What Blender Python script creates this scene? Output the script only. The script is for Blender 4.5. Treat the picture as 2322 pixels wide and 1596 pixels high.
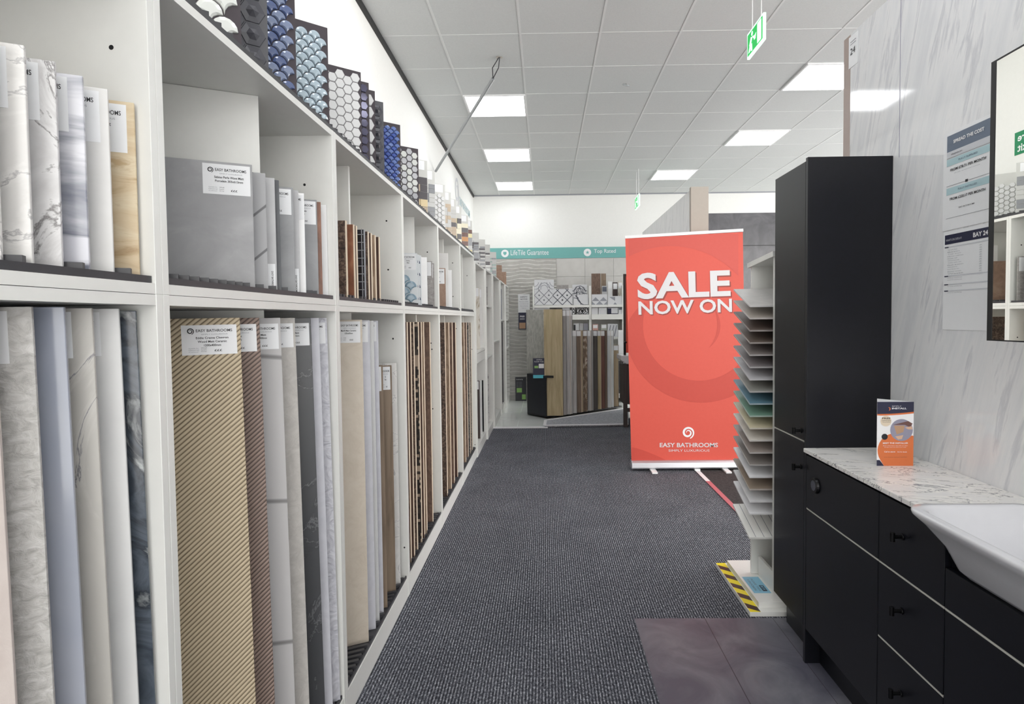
import bpy, bmesh, math, random
from mathutils import Matrix, Vector
for o in list(bpy.data.objects): bpy.data.objects.remove(o)
S = bpy.context.scene
COL = S.collection

# ------------------------------------------------------------------ camera
FPX, PX, PY, CH = 1355.0, 1218.0, 772.0, 1.42
_Y = Vector((1236-PX, PY-722, FPX)).normalized()          # world Y seen from the camera (right, up, forward)
_a = -0.0105
_Z = Vector((_a, 1, -(_a*_Y[0]+_Y[1])/_Y[2])).normalized()
_X = _Z.cross(_Y)
if _X[0] < 0: _X = -_X
cam_data = bpy.data.cameras.new('camera')
cam = bpy.data.objects.new('camera', cam_data); COL.objects.link(cam)
cam_data.sensor_width = 36; cam_data.lens = FPX/2322*36
cam_data.shift_x = -(PX-1161)/2322; cam_data.shift_y = (PY-798)/2322
R3 = Matrix(((_X[0], _X[1], -_X[2]), (_Y[0], _Y[1], -_Y[2]), (_Z[0], _Z[1], -_Z[2])))
cam.matrix_world = Matrix.Translation((0, 0, CH)) @ R3.to_4x4()
cam_data.clip_start = 0.02
S.camera = cam
def at(x, y, X=None, Y=None, Z=None):
    """photo pixel -> point on a world plane (measuring aid)"""
    v = Vector((x-PX, PY-y, FPX))
    r = Vector((_X.dot(v), _Y.dot(v), _Z.dot(v)))
    t = X/r[0] if X is not None else (Y/r[1] if Y is not None else (Z-CH)/r[2])
    return Vector((r[0]*t, r[1]*t, CH+r[2]*t))

# ------------------------------------------------------------------ view and world
S.view_settings.view_transform = 'Standard'; S.view_settings.look = 'None'
S.view_settings.gamma = 1; S.view_settings.use_curve_mapping = False
S.view_settings.exposure = 0.1
W = bpy.data.worlds.new('world'); S.world = W; W.use_nodes = True
W.node_tree.nodes['Background'].inputs[0].default_value = (1.0, 0.985, 0.96, 1)
W.node_tree.nodes['Background'].inputs[1].default_value = 4.6
LAMP = 7.0        # strength of every ceiling light panel

# ------------------------------------------------------------------ helpers
def lin(c):
    return tuple((v/12.92 if v <= .04045 else ((v+.055)/1.055)**2.4) for v in (c[0]/255, c[1]/255, c[2]/255)) + (1,)
class MB:
    def __init__(s): s.v = []; s.f = []; s.m = []
    def add(s, vs, fs, mi=0):
        b = len(s.v); s.v += [tuple(v) for v in vs]
        for f in fs: s.f.append(tuple(b+i for i in f)); s.m.append(mi)
        return s
    def box(s, x0, x1, y0, y1, z0, z1, mi=0):
        x0, x1 = sorted((x0, x1)); y0, y1 = sorted((y0, y1)); z0, z1 = sorted((z0, z1))
        vs = [(x, y, z) for z in (z0, z1) for y in (y0, y1) for x in (x0, x1)]
        return s.add(vs, [(0,2,3,1),(4,5,7,6),(0,1,5,4),(2,6,7,3),(0,4,6,2),(1,3,7,5)], mi)
    def prism(s, pts, off, mi=0):
        n = len(pts); off = Vector(off); a = [Vector(p) for p in pts]; b = [p+off for p in a]
        return s.add(a+b, [tuple(range(n))[::-1], tuple(range(n, 2*n))] + [(i, (i+1) % n, n+(i+1) % n, n+i) for i in range(n)], mi)
    def poly(s, pts, mi=0): return s.add(pts, [tuple(range(len(pts)))], mi)
    def cyl(s, p0, p1, r, n=16, r2=None, mi=0):
        p0, p1 = Vector(p0), Vector(p1); d = (p1-p0).normalized()
        u = d.orthogonal().normalized(); w = d.cross(u); r2 = r if r2 is None else r2
        vs = [p0+(u*math.cos(2*math.pi*i/n)+w*math.sin(2*math.pi*i/n))*r for i in range(n)]
        vs += [p1+(u*math.cos(2*math.pi*i/n)+w*math.sin(2*math.pi*i/n))*r2 for i in range(n)]
        return s.add(vs, [tuple(range(n))[::-1], tuple(range(n, 2*n))]+[(i, (i+1) % n, n+(i+1) % n, n+i) for i in range(n)], mi)
    def tube(s, pts, r, n=8, mi=0):
        pts = [Vector(p) for p in pts]
        for a, b in zip(pts, pts[1:]): s.cyl(a, b, r, n, mi=mi)
        return s
def obj(name, mb, mat, parent=None, loc=None, rot=None, bevel=0, smooth=False):
    me = bpy.data.meshes.new(name); me.from_pydata(mb.v, [], mb.f)
    mats = mat if isinstance(mat, (list, tuple)) else [mat]
    for m in mats: me.materials.append(m)
    if len(mats) > 1: me.polygons.foreach_set('material_index', mb.m)
    bm = bmesh.new(); bm.from_mesh(me); bmesh.ops.recalc_face_normals(bm, faces=bm.faces); bm.to_mesh(me); bm.free()
    if smooth: me.polygons.foreach_set('use_smooth', [True]*len(me.polygons))
    o = bpy.data.objects.new(name, me); COL.objects.link(o)
    if parent is not None: o.parent = parent
    if loc is not None: o.location = loc
    if rot is not None: o.rotation_euler = rot
    if bevel:
        b = o.modifiers.new('bevel', 'BEVEL'); b.width = bevel; b.segments = 2; b.limit_method = 'ANGLE'
    return o
def thing(name, label, cat, loc=(0, 0, 0), rotz=0, group=None):
    o = bpy.data.objects.new(name, None); COL.objects.link(o); o.empty_display_size = .05
    o.location = loc; o.rotation_euler = (0, 0, rotz); return tag(o, label, cat, group)
def tag(o, label, cat, group=None):
    o['label'] = label; o['category'] = cat
    if group: o['group'] = group
    return o
def struct(name, mb, mat, **k):
    o = obj(name, mb, mat, **k); o['kind'] = 'structure'; return o

_tc = {}
def text_mesh(s, bold):
    key = (s, bold)
    if key in _tc: return _tc[key]
    cu = bpy.data.curves.new('lettering', 'FONT'); cu.body = s; cu.size = 1; cu.offset = bold; cu.resolution_u = 3
    to = bpy.data.objects.new('lettering', cu); COL.objects.link(to)
    bpy.context.view_layer.update()
    me = bpy.data.meshes.new_from_object(to.evaluated_get(bpy.context.evaluated_depsgraph_get()))
    bpy.data.objects.remove(to)
    xs = [v.co.x for v in me.vertices]; ys = [v.co.y for v in me.vertices]
    x0, x1, y0, y1 = min(xs), max(xs), min(ys), max(ys)
    for v in me.vertices: v.co = ((v.co.x-x0)/(x1-x0), (v.co.y-y0)/(y1-y0), 0)
    _tc[key] = me; return me
def text(s, w, h, org, xdir, mat, parent=None, up=(0, 0, 1), bold=0.0, name='lettering', mirror=False):
    """writing s fitted in a w x h box whose lower left corner is org"""
    me = text_mesh(s, bold).copy(); me.materials.clear(); me.materials.append(mat)
    x = Vector(xdir).normalized(); u = Vector(up).normalized(); n = x.cross(u)
    M = Matrix(((x[0]*w, u[0]*h, n[0], org[0]), (x[1]*w, u[1]*h, n[1], org[1]), (x[2]*w, u[2]*h, n[2], org[2]), (0, 0, 0, 1)))
    me.transform(M)
    o = bpy.data.objects.new(name, me); COL.objects.link(o)
    if parent is not None: o.parent = parent
    return o
def swirl(mb, c, r, xd, up, turns=1.9, w=.16, mi=0):
    """the spiral emblem: a tapering ribbon"""
    c, xd, up = Vector(c), Vector(xd), Vector(up); N = 44; L = []; Rr = []
    for i in range(N+1):
        t = i/N; a = math.radians(-70)-t*turns*2*math.pi*-1
        rr = r*(1-.83*t); hw = r*w*math.sin(math.pi*min(1, .08+t*1.0))**.7*(1-.45*t)/2*1.4
        L.append(c+(xd*math.cos(a)+up*math.sin(a))*(rr+hw)); Rr.append(c+(xd*math.cos(a)+up*math.sin(a))*(rr-hw))
    for i in range(N): mb.poly([L[i], L[i+1], Rr[i+1], Rr[i]], mi)
    return mb

# ------------------------------------------------------------------ materials
def base_mat(name, rough=.5, metal=0, spec=.5):
    m = bpy.data.materials.new(name); m.use_nodes = True
    b = m.node_tree.nodes['Principled BSDF']
    b.inputs['Roughness'].default_value = rough; b.inputs['Metallic'].default_value = metal
    b.inputs['Specular IOR Level'].default_value = spec
    return m, m.node_tree, b
def coords(nt, rnd=True, stretch=(1, 1, 1), rot=(0, 0, 0)):
    tc = nt.nodes.new('ShaderNodeTexCoord'); mp = nt.nodes.new('ShaderNodeMapping')
    mp.inputs['Scale'].default_value = stretch
    mr = nt.nodes.new('ShaderNodeMapping'); mr.inputs['Rotation'].default_value = rot; nt.links.new(mr.outputs[0], mp.inputs['Vector'])
    src = tc.outputs['Object']
    if rnd:
        oi = nt.nodes.new('ShaderNodeObjectInfo'); vm = nt.nodes.new('ShaderNodeVectorMath'); vm.operation = 'MULTIPLY'
        vm.inputs[1].default_value = (7, 7, 7); nt.links.new(oi.outputs['Location'], vm.inputs[0])
        va = nt.nodes.new('ShaderNodeVectorMath'); nt.links.new(src, va.inputs[0]); nt.links.new(vm.outputs[0], va.inputs[1]); src = va.outputs[0]
    nt.links.new(src, mr.inputs['Vector']); return mp.outputs[0]
def ramp(nt, fac, stops):
    r = nt.nodes.new('ShaderNodeValToRGB'); e = r.color_ramp.elements
    while len(e) < len(stops): e.new(.5)
    for i, (p, c) in enumerate(stops): e[i].position = p; e[i].color = lin(c)
    nt.links.new(fac, r.inputs[0]); return r.outputs[0]
def bump(nt, b, h, strength, dist=.002):
    n = nt.nodes.new('ShaderNodeBump'); n.inputs['Strength'].default_value = strength; n.inputs['Distance'].default_value = dist
    nt.links.new(h, n.inputs['Height']); nt.links.new(n.outputs[0], b.inputs['Normal'])
def noise(nt, v, scale, detail=4, dist=0, rough=.55):
    n = nt.nodes.new('ShaderNodeTexNoise'); n.inputs['Scale'].default_value = scale; n.inputs['Detail'].default_value = detail
    n.inputs['Distortion'].default_value = dist; n.inputs['Roughness'].default_value = rough
    nt.links.new(v, n.inputs['Vector']); return n.outputs['Fac']
def flat(name, c, rough=.5, metal=0, spec=.5, emit=0):
    m, nt, b = base_mat(name, rough, metal, spec)
    v = coords(nt, False); n = noise(nt, v, 35, 2)
    k = tuple(max(0, x-2) for x in c)
    nt.links.new(ramp(nt, n, [(.3, k), (.7, c)]), b.inputs['Base Color'])
    if emit:
        b.inputs['Emission Color'].default_value = lin(c); b.inputs['Emission Strength'].default_value = emit
    return m
def stone(name, stops, scale=4, stretch=(1, 1, 1), detail=6, dist=1.0, rough=.4, bmp=0, rot=(0, 0, 0), spec=.5, rnd=True, nrough=.6):
    m, nt, b = base_mat(name, rough, 0, spec)
    v = coords(nt, rnd, stretch, rot); n = noise(nt, v, scale, detail, dist, nrough)
    nt.links.new(ramp(nt, n, stops), b.inputs['Base Color'])
    if bmp: bump(nt, b, n, bmp, .004)
    return m
def veined(name, c, vein, scale=3, width=.03, dist=1.5, rough=.25, rot=(0, 0, 0), stretch=(1, 1, 1), soft=None):
    soft = soft or tuple(int(a*.8+b_*.2) for a, b_ in zip(c, vein))
    return stone(name, [(0, c), (.5-width*2.5, soft), (.5-width*.8, c), (.5, vein), (.5+width*.6, c), (.5+width*4, soft), (1, c)], scale, stretch, 9, dist, rough, rot=rot)
def stripes(name, c1, c2, period, ang, rough=.5, bmp=.8, dist=0.0, thin=None):
    m, nt, b = base_mat(name, rough)
    v = coords(nt, False, (1, 1, 1), (0, ang, 0))
    w = nt.nodes.new('ShaderNodeTexWave'); w.wave_type = 'BANDS'; w.bands_direction = 'Z'; w.wave_profile = 'SIN'
    w.inputs['Scale'].default_value = 0.314/period; w.inputs['Distortion'].default_value = dist; w.inputs['Detail'].default_value = 1
    w.inputs['Detail Scale'].default_value = 4
    nt.links.new(v, w.inputs['Vector'])
    nz = noise(nt, coords(nt, True, (1, 1, 1)), 5, 3)
    mix = nt.nodes.new('ShaderNodeMath'); mix.operation = 'MULTIPLY_ADD'; mix.inputs[1].default_value = .9
    nt.links.new(w.outputs['Fac'], mix.inputs[0])
    mm = nt.nodes.new('ShaderNodeMath'); mm.operation = 'MULTIPLY'; mm.inputs[1].default_value = .18; nt.links.new(nz, mm.inputs[0]); nt.links.new(mm.outputs[0], mix.inputs[2])
    nt.links.new(ramp(nt, w.outputs['Fac'] if thin else mix.outputs[0], [(0, c2), (thin, c2), (thin*3, c1), (1, c1)] if thin else [(.1, c2), (.38, c1), (.95, tuple(min(255, x+14) for x in c1))]), b.inputs['Base Color'])
    bump(nt, b, w.outputs['Fac'], bmp, period*.35)
    return m
def wood(name, c1, c2, rough=.55, scale=9, horiz=False):
    st = (.08, 1, 1) if horiz else (1, 1, .07)
    return stone(name, [(.3, c2), (.5, c1), (.75, tuple(min(255, x+16) for x in c1))], scale*3, st, 5, .6, rough, .15)
def checks(name, cols, scale, rough=.5, rnd=False):
    m, nt, b = base_mat(name, rough)
    v = coords(nt, rnd)
    t = nt.nodes.new('ShaderNodeTexVoronoi'); t.distance = 'CHEBYCHEV'; t.inputs['Scale'].default_value = scale; t.inputs['Randomness'].default_value = .15
    nt.links.new(v, t.inputs['Vector'])
    sp = nt.nodes.new('ShaderNodeSeparateColor'); nt.links.new(t.outputs['Color'], sp.inputs[0])
    r = nt.nodes.new('ShaderNodeValToRGB'); r.color_ramp.interpolation = 'CONSTANT'; e = r.color_ramp.elements
    while len(e) < len(cols): e.new(.5)
    for i, c in enumerate(cols): e[i].position = i/len(cols); e[i].color = lin(c)
    nt.links.new(sp.outputs[0], r.inputs[0]); nt.links.new(r.outputs[0], b.inputs['Base Color']); return m

M = {}
M['wall'] = flat('white_painted_wall', (236, 236, 233), .7)
M['ceil'] = stone('ceiling_board', [(.3, (206, 208, 207)), (.7, (214, 216, 215))], 90, rough=.9, rnd=False, spec=.2)
M['grid'] = flat('ceiling_grid_metal', (222, 223, 222), .6)
M['black'] = flat('black_trim', (22, 22, 24), .5)
M['shelf'] = flat('white_melamine', (233, 233, 229), .35)
M['shelfin'] = flat('white_melamine_inside', (222, 221, 216), .45)
M['rack'] = flat('grey_black_plastic', (58, 58, 62), .45)
M['tag'] = flat('white_label_paper', (235, 236, 238), .5)
M['ink'] = flat('dark_ink', (40, 40, 44), .6)
M['greyink'] = flat('grey_ink', (150, 152, 158), .6)
M['lightink'] = flat('pale_ink', (205, 207, 212), .6)
M['emit'] = flat('lit_diffuser', (250, 252, 255), .5, emit=LAMP)
M['frame'] = flat('light_frame_white', (238, 238, 238), .4)
M['cream'] = flat('cream_board_edge', (226, 210, 188), .7)
M['navy'] = stone('matt_midnight_paint', [(.3, (15, 16, 22)), (.7, (18, 19, 26))], 30, rough=.36, rnd=False, spec=.3)
M['hblack'] = flat('black_handle_metal', (16, 16, 18), .3, .6)
M['pale_line'] = flat('pale_metal_strip', (205, 203, 196), .3, .2)  # pale tone holds the light the metal rail reflects
M['ceramic'] = flat('white_ceramic', (214, 214, 218), .1, spec=.6)
M['red'] = flat('banner_red', (216, 84, 68), .5)
M['red_dark'] = flat('banner_red_dark', (200, 71, 57), .5)
M['red_mid'] = flat('banner_red_mid', (207, 82, 70), .5)
M['bannerwhite'] = flat('banner_lettering_white', (218, 216, 218), .5); M['redshadow'] = flat('banner_shadow_red', (150, 58, 50), .5)
M['white'] = flat('white_print', (240, 240, 242), .5)
M['alu'] = flat('brushed_aluminium', (205, 206, 210), .3, .7)
M['mirror'] = base_mat('mirror_glass', .0, 1)[0]; M['mirror'].node_tree.nodes['Principled BSDF'].inputs['Base Color'].default_value = (.86, .87, .84, 1)
M['teal'] = flat('teal_band', (112, 176, 172), .5)
M['green'] = flat('exit_green', (40, 190, 90), .5, emit=.55)
M['exitwhite'] = flat('exit_white', (225, 255, 240), .5, emit=.8)
M['firegreen'] = flat('fire_sign_green', (20, 130, 84), .5)
M['wire'] = flat('white_wire', (225, 225, 225), .5)
M['conduit'] = flat('grey_conduit', (165, 168, 170), .35, .5)
M['panel'] = stone('grey_streaked_wall_panel', [(0, (226, 227, 229)), (.34, (217, 218, 221)), (.44, (224, 225, 227)), (.55, (230, 230, 231)), (.62, (206, 207, 211)), (.68, (228, 228, 230)), (1, (222, 222, 224))], 5.0, (1, 3.2, .42), 7, .35, .06, rot=(-.3, 0, 0), rnd=False, nrough=.62)
M['panelbrown'] = flat('brown_panel_edge', (168, 152, 144), .4)
M['beige'] = flat('beige_column_paint', (176, 168, 158), .6)
M['worktop'] = veined('white_marble_worktop', (244, 241, 235), (60, 60, 84), 5, .018, 1.3, .3, rot=(0, 0, .3), stretch=(.6, 1.5, 1), soft=(228, 226, 224))
M['slate'] = stone('charcoal_gloss_wall_tile', [(.3, (78, 77, 80)), (.7, (100, 99, 102))], 5, rough=.12, rnd=False)
M['vinyl'] = stone('purple_grey_vinyl', [(.35, (84, 84, 96)), (.5, (102, 102, 112)), (.65, (120, 120, 128))], 3.5, rough=.42, rnd=False, detail=8)
M['vinyldark'] = flat('vinyl_joint', (60, 56, 62), .5)
M['lightfloor'] = stone('pale_green_grey_floor_tile', [(.3, (226, 230, 227)), (.7, (234, 237, 234))], 3, rough=.15, rnd=False)
M['mat2'] = stone('light_grey_speckled_carpet', [(.35, (132, 134, 140)), (.5, (168, 170, 176)), (.65, (192, 194, 200))], 60, rough=.95, rnd=False, spec=.1)
M['darkcarpet'] = stone('dark_flat_carpet', [(.3, (52, 50, 50)), (.7, (84, 80, 80))], 70, rough=.95, rnd=False, spec=.1)
M['pink'] = flat('faded_pink_tape', (196, 110, 118), .6)
M['yellow'] = flat('hazard_yellow', (240, 222, 40), .4)
M['hazblack'] = flat('hazard_black', (54, 40, 38), .4)
M['bluenote'] = flat('light_blue_paper', (140, 196, 220), .6)
M['orange'] = flat('orange_print', (218, 118, 66), .5)
M['navyprint'] = flat('navy_print', (38, 40, 66), .5)
M['skin'] = flat('hand_tone_print', (214, 176, 150), .6)
M['greyprint'] = flat('grey_blue_print', (148, 146, 164), .6)
M['brownprint'] = flat('brown_print', (110, 78, 72), .6)
M['cardprint'] = flat('cardboard_print', (186, 150, 120), .6)
M['slateprint'] = flat('slate_blue_print', (104, 116, 134), .5)
M['aquaprint'] = flat('pale_aqua_print', (178, 206, 212), .5)
M['cyan'] = flat('cyan_print', (90, 196, 214), .5)
M['greenprint'] = flat('leaf_green_print', (150, 196, 110), .5)
M['blackprint'] = flat('black_print', (26, 28, 38), .4)
M['brownwood'] = wood('dark_brown_vanity_wood', (62, 54, 52), (44, 38, 38))

# carpet: charcoal ribs with flecks
def carpet():
    m, nt, b = base_mat('ribbed_charcoal_carpet', .95, 0, .1)
    v = coords(nt, False)
    w = nt.nodes.new('ShaderNodeTexWave'); w.bands_direction = 'X'; w.inputs['Scale'].default_value = .314/.0125; w.inputs['Distortion'].default_value = .6
    w.inputs['Detail'].default_value = 2; w.inputs['Detail Scale'].default_value = 3; nt.links.new(v, w.inputs['Vector'])
    v2 = coords(nt, False, (1, .55, 1)); n = noise(nt, v2, 120, 4, 0, .85)
    n2 = noise(nt, v, 3, 2)
    mm = nt.nodes.new('ShaderNodeMath'); mm.operation = 'MULTIPLY_ADD'; mm.inputs[1].default_value = .17
    nt.links.new(w.outputs['Fac'], mm.inputs[0]); nt.links.new(n, mm.inputs[2])
    m2 = nt.nodes.new('ShaderNodeMath'); m2.operation = 'MULTIPLY_ADD'; m2.inputs[1].default_value = .06
    nt.links.new(n2, m2.inputs[0]); nt.links.new(mm.outputs[0], m2.inputs[2])
    nt.links.new(ramp(nt, m2.outputs[0], [(.44, (36, 37, 42)), (.58, (74, 76, 83)), (.68, (112, 114, 122)), (.80, (196, 197, 204))]), b.inputs['Base Color'])
    bump(nt, b, w.outputs['Fac'], .7, .004); return m
M['carpet'] = carpet()
def wavy():
    m, nt, b = base_mat('plain_grey_relief_tile', .5)
    v = coords(nt, False); n = noise(nt, v, 6, 2)
    nt.links.new(ramp(nt, n, [(.3, (196, 194, 190)), (.7, (206, 204, 200))]), b.inputs['Base Color']); return m
M['relief'] = wavy()

# tile faces
T = {}
T['white_vein'] = veined('white_marble_grey_vein', (228, 226, 223), (178, 176, 176), 3, .02, 1.5, .2, stretch=(1, 1, 1.6))
T['grey_vein'] = veined('white_marble_dense_vein', (216, 215, 215), (122, 118, 118), 7, .045, 1.7, .3)
T['blue_band'] = stone('white_marble_blue_band', [(0, (214, 214, 220)), (.42, (220, 220, 226)), (.5, (164, 166, 176)), (.55, (128, 131, 144)), (.6, (214, 214, 222)), (1, (206, 206, 214))], 3.2, (.3, 1, 2.2), 6, .5, .2)
T['pale_stone'] = stone('pale_grey_stone', [(.3, (214, 213, 211)), (.7, (226, 225, 223))], 5, (1, 1, 1.8), 5, .4, .45)
T['travertine'] = stone('honey_travertine', [(.3, (170, 142, 104)), (.42, (200, 178, 144)), (.6, (212, 196, 166)), (.7, (184, 158, 120))], 14, (.5, 1, 2.2), 8, .8, .5, .1)
T['grey_wave'] = stone('mid_grey_stone', [(.25, (146, 146, 148)), (.5, (156, 156, 158)), (.8, (176, 176, 178))], 6, (1, 1, 1.8), 12, .8, .45)
T['grey_rib'] = stripes('grey_stone_slashed', (166, 166, 168), (100, 100, 102), .085, math.radians(42), .5, 0, thin=.006)
T['light_grey'] = stone('light_grey_stone', [(.3, (176, 176, 178)), (.7, (192, 192, 193))], 6, rough=.5)
T['mid_grey'] = stone('mid_grey_tile', [(.3, (140, 141, 143)), (.7, (160, 161, 163))], 7, rough=.5)
T['dark_grey'] = stone('dark_grey_tile', [(.3, (78, 80, 84)), (.7, (96, 98, 101))], 7, rough=.5)
T['gloss_white'] = stone('gloss_white_tile', [(.3, (226, 226, 226)), (.7, (234, 234, 234))], 3, rough=.08)
T['rough_stone'] = stone('rough_grey_stone', [(.2, (150, 148, 145)), (.45, (188, 186, 182)), (.7, (214, 212, 209))], 45, (1, 1, 1.6), 8, .8, .7, 1.0)
T['pink_stone'] = stone('pinkish_beige_stone', [(.3, (196, 184, 178)), (.7, (210, 200, 194))], 10, rough=.6, bmp=.4)
T['blue_gloss'] = stone('smoky_blue_gloss', [(.2, (136, 144, 162)), (.5, (160, 164, 175)), (.8, (174, 177, 186))], 2, (1, 1, .7), 4, .5, .12)
T['beige_marble'] = veined('beige_marble', (190, 187, 181), (116, 114, 120), 2.2, .012, 1.2, .35, soft=(178, 175, 169))
T['white_plain'] = stone('plain_off_white', [(.3, (206, 206, 206)), (.7, (214, 214, 213))], 8, rough=.4)
T['dark_marble'] = stone('dark_blue_green_marble', [(.2, (38, 44, 52)), (.42, (58, 66, 76)), (.52, (84, 92, 102)), (.6, (46, 52, 60)), (.68, (178, 182, 182)), (.72, (66, 74, 82)), (1, (50, 58, 66))], 9, (1, 1, .7), 12, 1.2, .2, rot=(0, .6, 0))
T['gold_chev'] = stripes('gold_ribbed_ceramic', (190, 174, 146), (106, 90, 70), .0090, math.radians(40), .5, .45)
T['brown_chev'] = stripes('brown_ribbed_ceramic', (138, 118, 108), (66, 52, 48), .0090, math.radians(40), .5, .45)
T['concrete_line'] = stripes('light_concrete_scored', (190, 188, 188), (128, 126, 126), .4, math.radians(-7), .55, 0, thin=.0003)
T['concrete'] = stone('warm_concrete', [(.25, (170, 166, 161)), (.6, (194, 190, 185)), (.8, (206, 203, 199))], 30, rough=.6, bmp=.25, detail=9, nrough=.75)
T['dark_slate'] = veined('dark_slate', (66, 67, 70), (116, 117, 120), 2.5, .01, 1.6, .35, soft=(72, 73, 76))
T['lilac'] = stone('pale_lilac_relief', [(.3, (196, 196, 204)), (.7, (208, 208, 215))], 16, rough=.5, bmp=.1)
T['lilac_relief'] = stone('pale_embossed_relief', [(.3, (186, 186, 194)), (.7, (208, 208, 214))], 16, (1, 1, 1), 1, 4.0, .5, 1.0)
T['lilac_fine'] = stone('pale_fine_relief', [(.3, (180, 180, 188)), (.7, (208, 208, 214))], 45, (1, 1, 1), 2, 3.0, .5, 1.0)
T['sand'] = stone('sand_limestone', [(.2, (192, 180, 164)), (.5, (208, 197, 182)), (.8, (216, 207, 194))], 14, detail=12, nrough=.75, rough=.5)
T['taupe_wood'] = wood('taupe_wood_plank', (136, 118, 100), (104, 88, 72))
T['scale_blue'] = None
T['copper'] = stone('copper_slate', [(.2, (86, 54, 40)), (.5, (134, 88, 66)), (.66, (160, 112, 86)), (.75, (214, 170, 140))], 18, (1, 1, .5), 6, .4, .35)
T['brown_pebble'] = stone('brown_pebble_mosaic', [(.3, (44, 34, 32)), (.5, (92, 74, 64)), (.7, (140, 120, 104))], 60, rough=.4, detail=2)
T['brown_dark'] = stone('dark_brown_strip_mosaic', [(.3, (54, 38, 34)), (.6, (92, 66, 56)), (.8, (120, 92, 80))], 25, (1, 1, .3), rough=.4)
T['tan_mosaic'] = stone('tan_strip_mosaic', [(.3, (120, 98, 80)), (.6, (164, 142, 120)), (.8, (196, 178, 158))], 35, (1, 1, .3), rough=.5)
T['brown_rust'] = stone('rust_brown_grain', [(.3, (84, 64, 54)), (.6, (122, 98, 84)), (.8, (148, 124, 108))], 40, (1, 1, .6), rough=.5)
T['weave'] = checks('black_woven_mosaic', [(34, 30, 30), (60, 52, 48), (176, 158, 140), (30, 26, 26)], 60)
T['black_grid'] = checks('black_square_mosaic', [(22, 22, 26), (30, 30, 36), (40, 40, 48)], 45, .15)
T['speckle'] = stone('black_white_speckle', [(.4, (40, 38, 38)), (.5, (150, 146, 142)), (.6, (60, 56, 54))], 90, rough=.4, detail=2)
T['navy_tile'] = stone('navy_gloss_tile', [(.3, (34, 44, 78)), (.7, (54, 66, 104))], 5, rough=.1)
T['grey_rough'] = stone('grey_textured_stone', [(.3, (136, 132, 130)), (.6, (166, 162, 159)), (.8, (186, 182, 179))], 40, (1, 1, 2), rough=.6, bmp=.4)
T['rust_stone'] = stone('rusty_brown_stone', [(.2, (118, 92, 76)), (.5, (150, 122, 104)), (.8, (170, 146, 128))], 12, rough=.5)
T['white_grain'] = stone('cream_veined_stone', [(.3, (208, 203, 192)), (.5, (220, 216, 207)), (.56, (168, 154, 132)), (.6, (222, 218, 210))], 5, (1, 1, .5), 6, .8, .4)
T['dark_wood'] = wood('dark_brown_tile', (66, 52, 50), (44, 34, 34))
T['black_gloss'] = flat('black_gloss_tile', (26, 26, 30), .1)
T['sage'] = flat('sage_grey_tile', (166, 168, 158), .45)

# ------------------------------------------------------------------ room shell
XL, XF, YW, ZC = -1.222, -0.715, 10.36, 3.55      # left wall, shelf fronts, far wall, ceiling
struct('floor', MB().box(XL-.1, 7, -4, YW+.1, -.1, 0), M['carpet'])
struct('ceiling', MB().box(XL-.1, 7, -4, YW+.1, ZC, ZC+.1), M['ceil'])
struct('wall_left', MB().box(XL-.1, XL, -4, YW, 0, ZC), M['wall'])
struct('wall_far', MB().box(XL, 7, YW, YW+.1, 0, ZC), M['wall'])
g = MB()
xs = [-.765+.6*k for k in range(13)]; ys = [-3.85+.6*k for k in range(24)]
for x in xs: g.box(x-.008, x+.008, -4, YW, ZC-.0025, ZC)
for y in ys: g.box(XL, 7, y-.005, y+.005, ZC-.002, ZC)
struct('ceiling_grid', g, M['grid'])
struct('trim_1', MB().box(XL, XL+.022, -4, YW, ZC-.035, ZC), M['black'])
struct('trim_2', MB().box(XL, 7, YW-.012, YW, ZC-.02, ZC), M['greyink'])

def ceiling_light(x, y, label):
    t = thing('ceiling_light', label, 'ceiling light', (x, y, ZC), group='square ceiling light panels')
    f = MB(); a, b_, z0, z1 = .297, .28, -.012, 0
    f.box(-a, a, -a, -b_, z0, z1).box(-a, a, b_, a, z0, z1).box(-a, -b_, -b_, b_, z0, z1).box(b_, a, -b_, b_, z0, z1)
    obj('frame', f, M['frame'], t)
    obj('diffuser', MB().box(-b_, b_, -b_, b_, -.008, -.002), M['emit'], t)
gx0, gx1, gx2 = -.765+.3, 2.235+.3, 1.635+.3
for x, y, l in ((gx0, 6.05, 'nearest fully visible square light panel, crossed by the hanging conduit'), (gx0, 7.85, 'middle square light panel of the left row, straight ahead'),
                (gx0, 9.65, 'farthest square light panel of the left row, close to the end wall'), (gx0, 3.65, 'light panel whose edge only shows at the very top of the picture'),
                (gx1, 5.45, 'right hand light panel partly hidden by the streaked wall panel'), (gx1, 7.25, 'light panel above and left of the dark tall cabinet'),
                (gx2, 9.05, 'far light panel nearest the small distant exit sign'),
                (gx0, 1.25, 'added unseen light panel overhead near the first tile bay, out of the frame'), (gx1, 3.05, 'added unseen light panel out of the frame behind the streaked wall panel'),  # panels from here on are unseen, added to light the shop
                (gx0, -1.15, 'added unseen light panel overhead behind the camera, left row'), (gx1, .65, 'added unseen light panel out of the frame on the far right'),
                (.735, -.55, 'added unseen light panel overhead just behind the camera'), (.735, 1.85, 'added unseen light panel overhead in front of the vanity, out of the frame'), (gx1+1.8, 6.05, 'added unseen light panel far to the right, hidden by the streaked wall panel'), (gx1+1.8, 8.45, 'added unseen light panel far to the right over the hidden display bays')):
    ceiling_light(x, y, l)

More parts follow.
